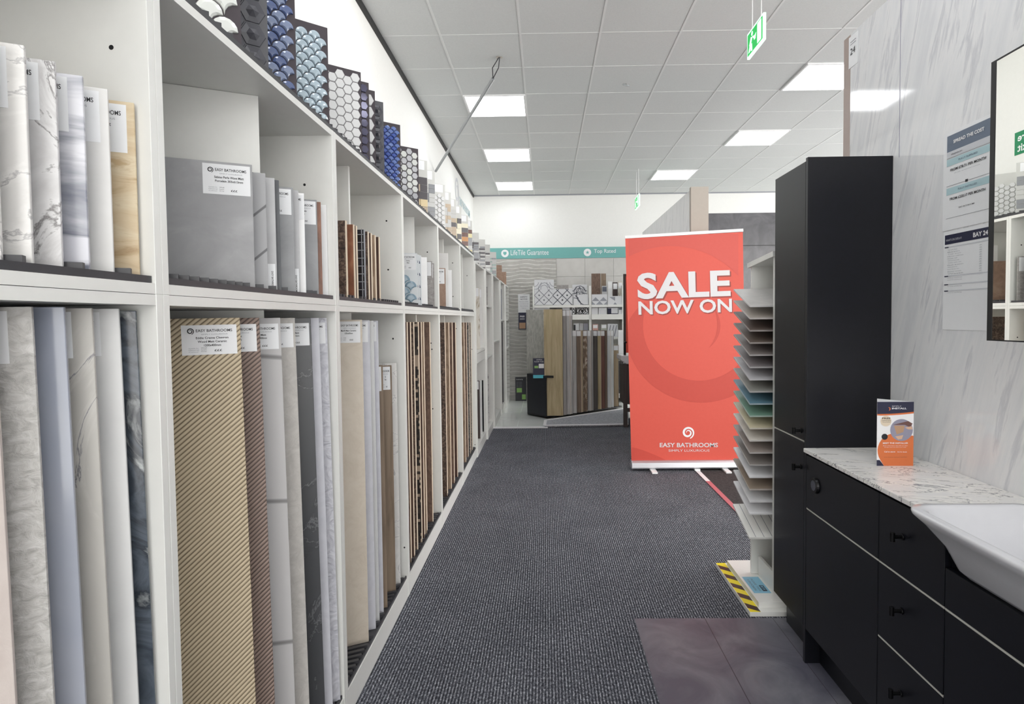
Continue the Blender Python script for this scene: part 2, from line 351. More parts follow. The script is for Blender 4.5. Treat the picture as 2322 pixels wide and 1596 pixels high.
# floor finishes
struct('trim_3', MB().box(-.715, .02, 7.70, 7.76, 0, .012), M['white'])
struct('floor_tiles_far', MB().box(-.715, .02, 7.76, YW, 0, .006).box(.02, 3, 8.4, YW, 0, .006), M['lightfloor'])
j = MB()
for x in (-.38,): j.box(x-.004, x+.004, 7.76, YW, .006, .0068)
for y in (8.35, 8.95, 9.55): j.box(-.715, .02, y-.004, y+.004, .006, .0068)
struct('floor_tile_joints', j, flat('floor_joint', (200, 206, 202), .6))
a0, a1, a2, a3 = at(1235, 966, Z=.02), at(1425, 963, Z=.02), at(1425, 926, Z=.02), at(1237, 954, Z=.02)
pl = MB().prism([(a0.x, a0.y, .0062), (a1.x, a1.y, .0062), (a2.x, a2.y, .0062), (a3.x, a3.y, .0062)], (0, 0, .02))
tag(obj('carpet_platform', pl, M['mat2']), 'light grey speckled carpet wedge in front of the plank display', 'carpet')
e = MB()
for p, q in ((a0, a1), (a3, a2), (a0, a3)):
    d = (q-p).normalized(); n = Vector((-d.y, d.x, 0))*.02
    e.prism([(p.x-n.x, p.y-n.y, .0264), (q.x-n.x, q.y-n.y, .0264), (q.x+n.x, q.y+n.y, .0264), (p.x+n.x, p.y+n.y, .0264)], (0, 0, .006))
tag(obj('edging_strip', e, M['white']), 'white metal edging around the light grey carpet wedge', 'edging strip')
struct('carpet_dark', MB().box(1.41, 3, 3.3, 8.3, 0, .004), M['darkcarpet'])
p = thing('floor_tape', 'faded pink tape with a white end running along the carpet join under the banner', 'floor tape')
obj('tape_strip', MB().box(1.37, 1.41, 3.2, 5.12, .004, .0055), M['pink'], p)
obj('tape_end', MB().box(1.37, 1.41, 5.12, 5.5, .004, .0056), M['white'], p)
vx = .407
struct('vinyl_floor', MB().box(vx, 1.38, -.5, 2.77, 0, .004), M['vinyl'])
struct('vinyl_joints', MB().box(.735, .738, -.5, 2.77, .004, .0044).box(1.052, 1.054, -.5, 2.77, .004, .0044), M['vinyldark'])

# ------------------------------------------------------------------ left shelving
BAYS = [(.11, 1.112), (1.112, 2.055), (2.055, 3.03), (3.03, 4.035), (4.035, 5.085), (5.085, 6.07)]
ZM, ZT = 1.472, 2.066
A2 = math.atan2(1, 2.0)
ordn = ['nearest', 'second', 'third', 'fourth', 'fifth', 'sixth']
def unit(y0, y1, z0, z1, label, shelves=(), plinth=False, cy=None, ca=0, xf=XF, holes=(), xb=XL+.004, th=.019, yaw=0, xf1=None):
    t = thing('shelving_unit', label, 'shelving unit', (0, y0, 0), group='white shelving units along the left wall')
    if xf1 is not None: t.rotation_euler[2] = math.atan2(-(xf1-xf), y1-y0); t.location.x = 0
    L = y1-y0; zb = z0+(.1 if plinth else 0)
    for s, nm in ((.0005, 0), (L-th-.0005, 1)):
        obj('side_panel', MB().box(xb, xf, s, s+th, z0, z1), M['shelf'], t, bevel=.001)
    obj('top_panel', MB().box(xb, xf-.001, th, L-th, z1-.02, z1-.0005), M['shelf'], t)
    obj('bottom_panel', MB().box(xb, xf-.001, th, L-th, zb-.02 if plinth else zb+.0005, zb if plinth else zb+.02), M['shelf'], t)
    obj('back_panel', MB().box(xb, xb+.008, th, L-th, z0+.02, z1-.02), M['shelfin'], t)
    if plinth: obj('plinth', MB().box(xf-.02, xf-.002, th, L-th, z0, zb-.02), M['shelf'], t)
    for z in shelves: obj('shelf', MB().box(xb, xf-.002, th, L-th, z-.02, z), M['shelf'], t)
    if cy: obj('centre_panel', MB().box(-min((-.79-xb-.012)/math.cos(ca), (cy-y0-th-.004)/math.sin(ca) if ca else 9), 0, 0, .018, (zb if plinth else zb+.02)+.007, z1-.0205), M['shelf'], t, loc=(-.79, cy-y0, 0), rot=(0, 0, ca), bevel=.001)
    if holes:
        h = MB()
        for x, z in holes: h.cyl((x, L-th-.0008, z), (x, L-th+.002, z), .0045, 12)
        obj('screw_holes', h, M['black'], t)
    return t
cent = [None, 1.672, 2.43, 3.65, 4.68, 5.76]
HU = [[at(250, 106, Y=1.09)], [at(689, 418, Y=2.03)], [at(875, 500, Y=3.0), at(879, 611, Y=3.0)], [at(968, 571, Y=4.0)], [at(1026, 596, Y=5.06), at(1027, 672, Y=5.06)], [at(1059, 625, Y=6.05)]]
HL = [[], [], [at(890, 768, Y=3.0), at(916, 1243, Y=3.0)], [at(977, 778, Y=4.01), at(979, 792, Y=4.01), at(981, 927, Y=4.01), at(980, 1075, Y=4.01)], [at(1034, 745, Y=5.06)], [at(1070, 792, Y=6.05), at(1077, 1008, Y=6.05)]]
for i, (y0, y1) in enumerate(BAYS):
    unit(y0, y1, 0, ZM, 'tall lower white shelving unit, %s along the left aisle' % ordn[i], plinth=True, cy=cent[i], ca=(A2 if i < 3 else 0), holes=[(h.x, h.z) for h in HL[i]])
    unit(y0, y1, ZM, ZT, 'short upper white shelving unit, %s along the left aisle' % ordn[i], cy=cent[i], ca=(0, A2, 0, .25, 0, 0)[i], holes=[(h.x, h.z) for h in HU[i]])
FAR = [(6.09, 7.0, 2.01, (1.085,), 'first far white unit with a shelf and a fascia, beyond the sixth bay'), (7.0, 7.72, 2.01, (1.585, .967), 'second far white unit with two inner shelves'),
       (7.72, 8.74, 2.0, (1.12,), 'third far white unit holding one tall pale tile'), (8.74, 9.55, 1.985, (1.41,), 'fourth far white unit with dark planks in its lower half'),
       (9.55, 10.34, 1.97, (1.41, .95), 'last white unit of the left row, touching the end wall')]
def fx(y): return XF+.0236*(y-6.09) if y > 6.09 else XF
for k, (y0, y1, z1, sh, l) in enumerate(FAR):
    t = unit(y0, y1, 0, z1, l, shelves=sh, plinth=True, xf=fx((y0+y1)/2))
    if k == 0: obj('fascia', MB().box(fx(y0)-.02, fx(6.5)-.002, .02, y1-y0-.02, .96, 1.06), M['shelf'], t)

# racks with angled ribs that hold the samples
def rack(y0, y1, z, ang, label, occ=(), xf=XF-.006, depth=.44, pitch=.036, front=.009):
    occ = list(occ)+[c+.055*math.tan(ang)+.01 for c in cent if c]
    b = MB().box(xf-depth, xf, y0, y1, z+.0004, z+.004)
    b.box(xf-.006, xf, y0, y1, z+.004, z+.004+front)
    dx, dy = math.cos(ang), math.sin(ang); y = y0+.01
    while y < y1-.012:
        if all(not (-.02 < y-o < .018) for o in occ):
            Lm = min(depth-.01, (y-y0)/dy-.004 if dy > 0 else 9)
            Lm = min(depth/dx-.01, Lm)
            for c in cent:
                if c and y > c-.012 and y-Lm*dy < c+.034: Lm = min(Lm, .05/dx)
            if Lm > .02:
                n = Vector((-dy, dx, 0))*.008; p0 = Vector((xf-.006, y, z+.004)); p1 = p0-Vector((dx, dy, 0))*Lm
                b.prism([p0-n, p0+n, p1+n, p1-n], (0, 0, .019))
        y += pitch
    return tag(obj('tile_rack', b, M['rack']), label, 'display rack', 'black ribbed racks on the shelves')

# ------------------------------------------------------------------ samples
A2 = math.atan2(1, 2.0)
def label_tag(parent, x1, z1, w=.10, h=.066, lines=None, y=-.0006):
    t = obj('label_tag', MB().box(x1-w, x1, y, y+.0005, z1-h, z1), M['tag'], parent)
    if lines is None: return t
    yy = y-.0004; X = (1, 0, 0)
    k = w/.10; hh = h/.066
    text('EASY BATHROOMS', .066*k, .0062*hh, (x1-.074*k, yy, z1-.0155*hh), X, M['ink'], t, bold=.012)
    text('SIMPLY LUXURIOUS', .048*k, .0026*hh, (x1-.065*k, yy, z1-.022*hh), X, M['greyink'], t)
    obj('logo', swirl(MB(), (x1-.084*k, yy, z1-.0135*hh), .0065*k, (1, 0, 0), (0, 0, 1), w=.3), M['ink'], t)
    z = z1-.031*hh
    for s in lines:
        ww = min(.062, .0031*len(s))*k
        text(s, ww, .005*hh, (x1-.045*k-ww/2, yy, z), X, M['ink'], t, bold=.02); z -= .0082*hh
    for i in range(3):
        text(('Suitable for', 'Material', 'Colour')[i], .018*k, .0022*hh, (x1-.088*k, yy, z1-(.052+.004*i)*hh), X, M['greyink'], t)
        text(('Wall', 'Ceramic', 'Grey')[i], .010*k, .0022*hh, (x1-.066*k, yy, z1-(.052+.004*i)*hh), X, M['ink'], t)
    text('£££', .014*k, .0045*hh, (x1-.042*k, yy, z1-.059*hh), X, M['ink'], t, bold=.02)
    return t
def sample(name, label, cat, px, py, h=None, z=None, w=.5, m=None, X=-.735, ang=A2, t=.009, lines=None, tagw=.10, tagh=.066, tagx=-.008, tagz=.006, edge=None, group=None, ztop=None, Y=None, tagon=True):
    P_ = at(px, py, X=X); yf = Y if Y else P_.y
    for b0, b1 in BAYS+[q_[:2] for q_ in FAR]:
        if b0 < yf+.02 and yf-.02 < b1: yf = min(yf, b1-.021-t); w = min(w, (yf-b0-.022)/math.sin(ang) if ang else w)
    yf = yf; zt = ztop if ztop else P_.z
    h = h or zt-z
    e_ = thing(name, label, cat, (X, yf, zt-h), ang, group)
    if h > 1 and px < 800: e_.rotation_euler = (0, -.012, ang); e_.location = (X+.015, yf, zt-h+.005)
    if edge:
        obj('backing_board', MB().box(-w, 0, .004, t, 0, h), edge, e_); obj('mosaic_face', MB().box(-w, -.0015, 0, .004, .001, h-.001), m, e_)
    else: obj('tile_slab', MB().box(-w, 0, 0, t, 0, h), m, e_, bevel=.0012)
    if tagon and (lines is not None or tagw): label_tag(e_, tagx, h-tagz, tagw, tagh, lines)
    return e_
G0 = 'tile samples in the nearest upper bay'
UZ = ZM+.0205+.0045; LZ = .1045
occ = []
for px, py, m, l, ln in ((-20, 60, 'white_vein', 'white marble tile cut by the left picture edge, nearest upper shelf', ('Matt', '600mm')),
        (53, 85, 'white_vein', 'white tile with faint grey veins, leftmost fully topped in upper bay', ('Matt', '600mm')),
        (123, 124, 'grey_vein', 'white marble tile with dense brown grey veining in nearest upper bay', ('Polished Matt', '600x300mm')),
        (186, 160, 'blue_band', 'white marble tile with blue grey cloudy bands in nearest upper bay', ('Polished', '600x600mm')),
        (243, 193, 'pale_stone', 'plain pale stone tile beside the honey travertine one', ('Porcelain Matt', '600mm')),
        (303, 221, 'travertine', 'honey coloured travertine tile, only yellow one in nearest upper bay', ('Porcelain Matt', '600mm'))):
    e_ = sample('tile_sample', l, 'tile sample', px, py, z=UZ, ztop=1.815, w=.45, m=T[m], lines=ln, tagw=.10, tagh=.085, tagx=-.02 if px < 190 else -.012, group=G0); occ.append(e_.location.y)
rack(.135, 1.09, ZM+.0205, A2, 'black ribbed rack under the marble tiles in the nearest upper bay', occ)
occ = []
for px, py, m, l, ln in ((-8, 700, 'pink_stone', 'pinkish stone tile at the left picture edge in the nearest lower bay', None),
        (80, 703, 'rough_stone', 'rough grey riven stone tile with a large white label', ('Outdoor Porcelain', '600mm')),
        (153, 703, 'blue_gloss', 'glossy smoky blue grey tile without a label, nearest lower bay', None),
        (215, 705, 'beige_marble', 'beige marble tile with thin dark purple veins in nearest lower bay', ('Matt', '600mm')),
        (275, 706, 'white_plain', 'plain off white tile left of the dark marble one', ('Matt', '600mm')),
        (337, 711, 'dark_marble', 'dark blue black marble tile with white veins, nearest lower bay', ('Gloss', '1200x600mm'))):
    e_ = sample('tile_sample', l, 'tile sample', px, py, z=LZ, ztop=at(px, py, X=-.742).z, w=.45, m=T[m], lines=ln, X=-.742, tagx=-.028 if px > 30 else -.01, tagh=.075, tagon=m != 'blue_gloss' and m != 'pink_stone', group='large tiles in the nearest lower bay'); occ.append(e_.location.y)
rack(.135, 1.09, .1, A2, 'black ribbed rack under the large tiles in the nearest lower bay', occ)

occ = []
for px, py, m, l, ln, tx in ((571, 362, 'grey_wave', 'large mid grey stone tile with readable label, front of second upper bay', ('Sabino Perla Wave Matt', 'Porcelain 303x613mm'), -.005),
        (601, 374, 'grey_rib', 'grey tile with slanted slash grooves behind the large grey tile', None, 0), (622, 390, 'light_grey', 'light grey tile with an upright label at its foot', None, 0),
        (632, 400, 'dark_grey', 'narrow dark grey tile in the second upper bay', None, 0), (664, 411, 'mid_grey', 'mid grey tile with label right of the narrow dark grey one', ('Matt', '300mm'), -.006),
        (676, 425, 'light_grey', 'pale grey tile with small upright label at its foot, second upper bay', None, 0), (689, 434, 'gloss_white', 'white gloss tile between two grey tiles, second upper bay', ('Gloss', '300mm'), -.002),
        (718, 446, 'mid_grey', 'grey tile with label left of the thin brown edged tile', ('Porcelain', '600mm'), -.004), (727, 452, 'copper', 'thin dark brown edged tile in the second upper bay', None, 0),
        (741, 462, 'gloss_white', 'glossy white tile catching a lamp glare, last in second upper bay', None, 0)):
    e_ = sample('tile_sample', l, 'tile sample', px, py, z=UZ, ztop=1.815-(.004 if px > 600 else 0), w=.40, m=T[m], lines=ln, tagx=tx, tagh=.074, tagw=.105 if px < 580 else .09, tagon=ln is not None, group='tile samples in the second upper bay'); occ.append(e_.location.y)
    if px in (622, 676):
        lt = obj('label_tag', MB().box(-.034, -.004, -.0006, -.0001, .002, .08), M['tag'], e_)
        text('EASY BATHROOMS', .052, .005, (-.014, -.001, .06), (0, 0, -1), M['ink'], lt, up=(1, 0, 0), bold=.01)
rack(1.135, 2.03, ZM+.0205, A2, 'black ribbed rack under the grey tiles in the second upper bay', occ)
occ = []
for px, py, m, l, ln in ((546, 715, 'gold_chev', 'large golden tile with diagonal ribs, front of second lower bay', ('Eddie Creme Chevron', 'Wood Matt Ceramic', '1200x400mm')),
        (590, 718, 'brown_chev', 'dark brown tile with diagonal ribs behind the golden one', ('Chevron', 'Ceramic')),
        (637, 716, 'concrete_line', 'light concrete tile with scored lines right of the brown ribbed one', ('Star Matt', '1200x400mm')),
        (670, 719, 'concrete', 'plain warm grey concrete tile left of the dark slate one', ('Matt', '600mm')),
        (706, 722, 'dark_slate', 'dark charcoal slate tile, only dark one in second lower bay', ('Slate Matt', '1200x600mm')),
        (724, 722, 'lilac', 'smooth pale lilac tile right of the dark slate', None), (742, 722, 'lilac_relief', 'pale lilac tile with embossed scroll relief', ('Matt', '900mm')),
        (758, 722, 'lilac_fine', 'pale lilac tile with fine geometric relief, last in second lower bay', ('Matt', '900mm'))):
    e_ = sample('tile_sample', l, 'tile sample', px, py, z=LZ, ztop=1.425, w=.38, m=T[m], lines=ln, tagx=-.008 if px < 600 else -.006, tagz=.016, tagon=ln is not None, tagw=.115 if px < 550 else .10, tagh=.07, group='tall tiles in the second lower bay'); occ.append(e_.location.y)
rack(1.135, 2.03, .1, A2, 'black ribbed rack under the golden ribbed tile bay', occ)

# third bay
occ = []
for px, py, m, l, sk in ((782, 487, 'brown_pebble', 'brown pebble mosaic board, first in third upper bay', 0), (800, 494, 'copper', 'copper coloured slate mosaic board in third upper bay', 0),
        (806, 499, 'brown_dark', 'thin dark brown board beside the copper one', 0), (824, 506, 'black_grid', 'black square mosaic on grey mesh board, third upper bay', 1),
        (833, 510, 'brown_pebble', 'dark speckled mosaic board right of the black squares', 0), (840, 516, 'brown_dark', 'thin dark edged board in the middle of third upper bay', 0),
        (849, 521, 'tan_mosaic', 'tan strip mosaic board in third upper bay', 0), (858, 526, 'brown_dark', 'reddish brown board, last in third upper bay', 0)):
    e_ = sample('mosaic_board', l, 'mosaic sample', px, py, z=UZ, ztop=1.79, w=.3, m=T[m], X=-.735, ang=0, t=.02, edge=M['cream'] if not sk else M['greyink'], tagon=False, group='mosaic boards in the third upper bay'); occ.append(e_.location.y)
    if m == 'black_grid':
        gq = MB()
        for r_ in range(9): gq.box(-.3, -.002, -.0008, 0, .015+r_*.032, .018+r_*.032)
        for c_ in range(9): gq.box(-.01-c_*.033, -.0065-c_*.033, -.0008, 0, 0, .295)
        obj('grout_lines', gq, M['greyink'], e_)
rack(2.08, 3.0, ZM+.0205, 0, 'black ribbed rack under the brown mosaic boards in the third upper bay', occ)
occ = []
for px, py, m, l, ln, zt in ((821, 725, 'sand', 'sand coloured limestone tile with label, front of third lower bay', ('Marfil Matt Ceramic', '1200x600mm'), None),
        (838, 726, 'lilac', 'pale grey tile behind the sand coloured one', ('Matt', '600mm'), None), (847, 727, 'white_plain', 'thin off white tile in the third lower bay', None, None),
        (857, 727, 'lilac', 'pale grey tile with small label, last tall one in third lower bay', ('Matt', '600mm'), None),
        (868, 828, 'taupe_wood', 'short taupe wood plank with white label, left one of two', None, 1), (888, 828, 'taupe_wood', 'short taupe wood plank with framed label, right one of two', ('Oak', '900mm'), 1),
        (899, 823, 'white_vein', 'short white veined tile, last in the third lower bay', None, 1)):
    e_ = sample('tile_sample', l, 'tile sample', px, py, z=LZ, w=.4 if not zt else .3, m=T[m], lines=ln, tagh=.11 if zt else .085, tagw=.05 if zt else .10, tagon=ln is not None or m == 'taupe_wood', group='tiles in the third lower bay'); occ.append(e_.location.y)
rack(2.08, 3.0, .1, A2, 'black ribbed rack under the sand coloured tile bay', occ)

# scallop tiles (fourth upper bay)
def fan_pts(cx, cz, r, k=.94):
    P_ = []
    for i in range(9): a = math.pi-math.pi*i/8; P_.append((r*math.cos(a), r*math.sin(a)))
    for i in range(1, 5): a = math.pi/2+math.pi/2*i/4; P_.append((r+r*math.cos(a), -r+r*math.sin(a)))
    for i in range(1, 4): a = 0+math.pi/2*i/4; P_.append((-r+r*math.cos(a), -r+r*math.sin(a)))
    return [(cx+x*k, cz+z*k) for x, z in P_]
def dome(b, P_, y0, hgt, mi=0, inner=.62, top=None):
    cx = sum(p[0] for p in P_)/len(P_); cz = sum(p[1] for p in P_)/len(P_); n = len(P_)
    R0 = [(x, y0, z) for x, z in P_]; R1 = [(x, y0-hgt*.55, z) for x, z in [(cx+(x-cx)*.95, cz+(z-cz)*.95) for x, z in P_]]
    R2 = [(cx+(x-cx)*inner, y0-hgt, cz+(z-cz)*inner) for x, z in P_]
    vs = R0+R1+R2+[(cx, y0-(top if top is not None else hgt*1.08), cz)]
    fs = [(i, (i+1) % n, n+(i+1) % n, n+i) for i in range(n)]+[(n+i, n+(i+1) % n, 2*n+(i+1) % n, 2*n+i) for i in range(n)]+[(2*n+i, 2*n+(i+1) % n, 3*n) for i in range(n)]
    b.add(vs, fs, mi)
def scallops(w, h, r, hgt, k=.94, nm=1, seed=1, zs=0):
    b = MB(); rnd = random.Random(seed); row = 0; z = r+.006+zs
    while z+r < h-.002:
        x = -r-.004-(r if row % 2 else 0)
        while x-r > -w-.001: dome(b, fan_pts(x, z, r, k), 0, hgt, rnd.randrange(nm)); x -= 2*r
        z += r; row += 1
    return b
def hexes(w, h, R_, hgt, k=.93, nm=1, seed=1, pyr=False, gap=None):
    b = MB(); rnd = random.Random(seed); col = 0; x = -R_-.003; ph = math.sqrt(3)*R_
    while x-R_ > -w:
        z = ph/2+.004+(ph/2 if col % 2 else 0)
        while z+ph/2 < h-.003:
            P_ = [(x+R_*k*math.cos(math.pi/3*i), z+R_*k*math.sin(math.pi/3*i)) for i in range(6)]
            dome(b, P_, 0, hgt*(.5 if pyr else 1), rnd.randrange(nm), .5 if pyr else .88, hgt*1.6 if pyr else hgt); z += ph
        x -= 1.5*R_; col += 1
    return b
def bricks(w, h, cw, chh, hgt, nm, seed=1, var=True):
    b = MB(); rnd = random.Random(seed); z = .004
    while z+chh < h-.06:
        x = -.004
        while x-cw > -w:
            ww = cw*(rnd.choice((1, 1, 2)) if var else 1); ww = min(ww, w+x)
            if ww < cw*.5: break
            b.box(x-ww+.002, x, -hgt*rnd.uniform(.6, 1), 0, z, z+chh-.002, rnd.randrange(nm)); x -= ww
        z += chh
    return b
PAT = {}
PAT['scal_blue'] = flat('pale_blue_scallop_glaze', (124, 150, 166), .15); PAT['scal_navy'] = flat('navy_scallop_glaze', (46, 56, 88), .12)
PAT['grout'] = flat('white_grout', (222, 226, 228), .7)
occ = []
for px, py, m, l, k in ((946, 574, 'scal_blue', 'pale blue scallop tile panel with white grout, fourth upper bay', 'f'), (950, 577, 'scal_navy', 'navy scallop tile panel, first behind the pale blue one', 'f'),
        (955, 579, 'scal_navy', 'navy scallop tile panel, second behind the pale blue one', 'f'), (968, 583, 'gloss_white', 'white gloss tile right of the navy scallops', 0),
        (980, 592, 'grey_rough', 'grey textured tile with two white labels, fourth upper bay', 1), (984, 597, 'grey_rough', 'narrow grey textured tile, last in fourth upper bay', 1)):
    e_ = sample('tile_sample', l, 'tile sample', px, py, z=UZ, w=.3, m=PAT['grout'] if k == 'f' else T[m], X=-.735, ang=.25, lines=('Scallop', '300mm') if px == 946 else None, tagw=.10 if k == 'f' else .03, tagh=.09, tagon=px in (946, 980, 984), group='tiles in the fourth upper bay'); occ.append(e_.location.y)
    if k == 'f':
        h_ = at(px, py, X=-.735).z-UZ-(.1 if px == 946 else 0)
        obj('scallop_tiles', scallops(.3, h_, .036, .004, .93), PAT[m], e_, smooth=False)
rack(3.055, 4.01, ZM+.0205, A2, 'black ribbed rack under the scallop tiles', occ, pitch=.05)
occ = []
for px, py, m, l in ((922, 730, 'brown_rust', 'thin brown board, first in fourth lower bay'), (929.5, 730, 'brown_dark', 'dark brown board with cream edge, second in fourth lower bay'), (937, 730, 'brown_pebble', 'brown speckled board with cream edge, third in fourth lower bay'),
        (947.6, 730, 'weave', 'black board with criss cross weave lines, fourth lower bay'), (954, 730, 'brown_dark', 'dark board just right of the criss cross one'),
        (959.5, 730, 'tan_mosaic', 'thin tan board left of the wide brown one'), (973.5, 730, 'brown_rust', 'wide rust brown board, last in fourth lower bay')):
    e_ = sample('mosaic_board', l, 'mosaic sample', px, py, z=LZ, w=.32, m=T[m], X=-.74, ang=0, t=.026, edge=M['cream'], tagon=False, group='tall brown boards in the fourth lower bay'); occ.append(e_.location.y)
rack(3.055, 4.01, .1, A2, 'black ribbed rack under the tall brown boards, fourth bay', occ)
occ = []
for px, py, m, l, ln in ((1010, 608, 'rust_stone', 'rusty brown tile with white label, front of fifth upper bay', ('Matt', '300mm')), (1016, 574, 'pale_stone', 'taller pale tile behind the rusty brown one', None), (1024, 612, 'gloss_white', 'narrow white tile, last in the fifth upper bay', None)):
    e_ = sample('tile_sample', l, 'tile sample', px, py, z=UZ, w=.28, m=T[m], ang=.3, X=-.74, lines=ln, tagw=.1, tagh=.11, tagon=ln is not None, group='tiles in the fifth upper bay'); occ.append(e_.location.y)
rack(4.06, 5.06, ZM+.0205, A2, 'black ribbed rack under the rusty brown tile, fifth upper bay', occ, pitch=.05)
rack(5.11, 6.045, ZM+.0205, A2, 'empty black ribbed rack in the sixth upper bay', (), pitch=.05)
for lst, by, lab in ((((1008, 'brown_pebble', 'dark speckled board, first in fifth lower bay'), (1017, 'tan_mosaic', 'tan strip board, second in fifth lower bay'), (1024.5, 'brown_rust', 'grey brown board, third in fifth lower bay'), (1032, 'brown_dark', 'reddish brown lattice board, last in fifth lower bay')), 4, 'black ribbed rack under the boards, fifth lower bay'),
                     (((1051.5, 'tan_mosaic', 'taupe board, first in sixth lower bay'), (1057, 'brown_rust', 'brown board, second in sixth lower bay'), (1063, 'speckle', 'black and white speckled board in sixth lower bay'), (1067, 'speckle', 'narrow dark speckled board, last in sixth lower bay')), 5, 'black ribbed rack under the boards, sixth lower bay')):
    occ = []
    for px, m, l in lst:
        e_ = sample('mosaic_board', l, 'mosaic sample', px, 731, z=LZ, w=.32, m=T[m], X=-.74, ang=0, t=.035, edge=M['cream'], tagon=False, group='tall brown boards in the %s lower bay' % ordn[by]); occ.append(e_.location.y)
    rack(BAYS[by][0]+.025, BAYS[by][1]-.025, .1, A2, lab, occ, pitch=.05)

# far units: contents
for (px, py, z, m, l, X, ln) in ((1087, 652, 1.0855, 'white_grain', 'tall cream tile with brown vein, first far unit', -.725, 1), (1093, 655, 1.0855, 'pale_stone', 'pale tile next to the cream veined one, first far unit', -.725, 1), (1097, 660, 1.0855, 'dark_grey', 'thin dark grey tile at right of first far unit', -.725, 1),
        (1087.5, 863, .1, 'dark_wood', 'dark brown tile with label low in first far unit', -.725, 1), (1092.5, 862, .1, 'white_plain', 'white tile low in first far unit', -.725, 0), (1096, 862, .1, 'black_gloss', 'black edged tile low in first far unit', -.725, 0),
        (1105, 650, 1.5855, 'grey_rough', 'small grey tile on the top shelf of second far unit', -.72, 0), (1110, 653, 1.5855, 'light_grey', 'small pale tile on the top shelf of second far unit', -.72, 0),
        (1112, 728, .9675, 'blue_band', 'blue grey marble tile on the middle shelf of second far unit', -.72, 0),
        (1108, 848, .1, 'grey_vein', 'grey veined tile low in second far unit', -.72, 0), (1112.5, 850, .1, 'pale_stone', 'pale tile low in second far unit', -.72, 0), (1115, 853, .1, 'black_gloss', 'black tile low in second far unit', -.72, 0),
        (1129, 668, 1.1205, 'sage', 'tall sage grey tile with white label in third far unit', -.70, 1),
        (1137.5, 730, .1, 'dark_wood', 'dark plank, leftmost in fourth far unit', -.668, 0), (1140, 731, .1, 'dark_slate', 'charcoal plank, middle of fourth far unit', -.665, 0), (1143, 733, .1, 'black_gloss', 'black plank, rightmost in fourth far unit', -.66, 0),
        (1137, 655, 1.4105, 'navy_tile', 'dark blue patterned tile on upper shelf of fourth far unit', -.668, 0), (1150, 760, .9505, 'white_plain', 'small white tile on the middle shelf of last unit', -.655, 0)):
    sample('tile_sample', l, 'tile sample', px, py, z=z+.0005, w=.22, m=T[m], X=X-.004, ang=.2, t=.012, tagw=.08, tagh=.09, tagon=bool(ln), tagx=-.01, group='tile samples in the far shelving')

# mosaic boards along the top
A3 = math.atan2(1, 1.206)
PAT['w_glass'] = flat('clear_white_glass_glaze', (212, 214, 210), .05, spec=.8); PAT['grey3d'] = flat('graphite_3d_glaze', (72, 72, 78), .25)
PAT['dkblue'] = flat('dark_blue_glass_glaze', (84, 98, 138), .06, spec=.9); PAT['dkblue2'] = flat('mid_blue_glass_glaze', (120, 132, 160), .06, spec=.9); PAT['pbl'] = flat('ice_blue_glass_glaze', (170, 186, 196), .06, spec=.9)
PAT['whex'] = flat('matt_white_hexagon', (214, 214, 214), .35); PAT['phex'] = flat('plum_grey_hexagon', (84, 82, 104), .08, .3); PAT['shex'] = flat('silver_hexagon', (196, 196, 200), .12, .5)
PAT['cobalt'] = flat('cobalt_blue_glaze', (58, 82, 156), .05, spec=.9); PAT['cobalt2'] = flat('light_cobalt_glaze', (96, 118, 176), .05, spec=.9)
PAT['gold'] = flat('pale_gold_chip', (222, 202, 160), .3); PAT['dk'] = flat('dark_grey_chip', (82, 78, 82), .2); PAT['tan'] = flat('tan_chip', (190, 172, 150), .4)
PAT['lg'] = flat('light_grey_chip', (196, 196, 194), .2); PAT['mg'] = flat('mid_grey_chip', (140, 142, 146), .15); PAT['amber'] = flat('amber_chip', (190, 126, 52), .15)
PAT['brown'] = flat('brown_chip', (98, 56, 44), .2); PAT['ivory'] = flat('ivory_chip', (230, 224, 200), .3); PAT['yell'] = flat('straw_chip', (226, 216, 164), .3)
PAT['boarddk'] = flat('dark_plum_backing', (58, 50, 56), .5); PAT['boardlt'] = flat('pale_grey_backing', (200, 200, 196), .4); PAT['boardgr'] = flat('graphite_backing', (82, 82, 86), .5)
PAT['aquaglass'] = flat('sea_green_glass_chip', (150, 172, 166), .1)
topz = ZT+.0045
occ = []
def topboard(px, py, label, mk, mats, back='boarddk', w=.30, X=-.722, h=.333, Y=None, tagit=False, rz=A3, z=topz):
    yf = at(px, py, X=X).y if Y is None else Y
    e_ = thing('mosaic_board', label, 'mosaic sample', (X, yf, z), rz, 'mosaic boards along the top of the left shelving')
    obj('backing_board', MB().box(-w, 0, 0, .006, 0, h), PAT[back], e_)
    obj('mosaic_face', mk, [PAT[q] for q in mats], e_)
    if tagit: label_tag(e_, -.02, h-.004, .10, .055, None, y=-.0006)
    occ.append(yf); return e_
topboard(545, 0, 'board of white domed glass scales, leftmost on the shelving top', scallops(.30, .333, .032, .008, .93), ['w_glass'])
topboard(605, 0, 'board of graphite three dimensional hexagons on the shelving top', hexes(.3, .333, .034, .008, .96, pyr=True), ['grey3d'], 'boardgr')
topboard(668, 0, 'board of dark blue glass scales on the shelving top', scallops(.3, .333, .0215, .007, .93, 2), ['dkblue', 'dkblue2'])
topboard(742, 45, 'board of ice blue glass scales, tallest looking on the shelving top', scallops(.3, .333, .0205, .006, .94), ['pbl'])
topboard(818, 168, 'board of plain matt white hexagons on dark backing', hexes(.3, .333, .0205, .0025, .95), ['whex'])
topboard(836, 193, 'board of plum grey hexagons with silver rims', hexes(.3, .333, .0205, .004, .9), ['phex'])
topboard(850, 216, 'board of larger white hexagons, narrow strip showing', hexes(.3, .333, .03, .006, .93), ['whex'])
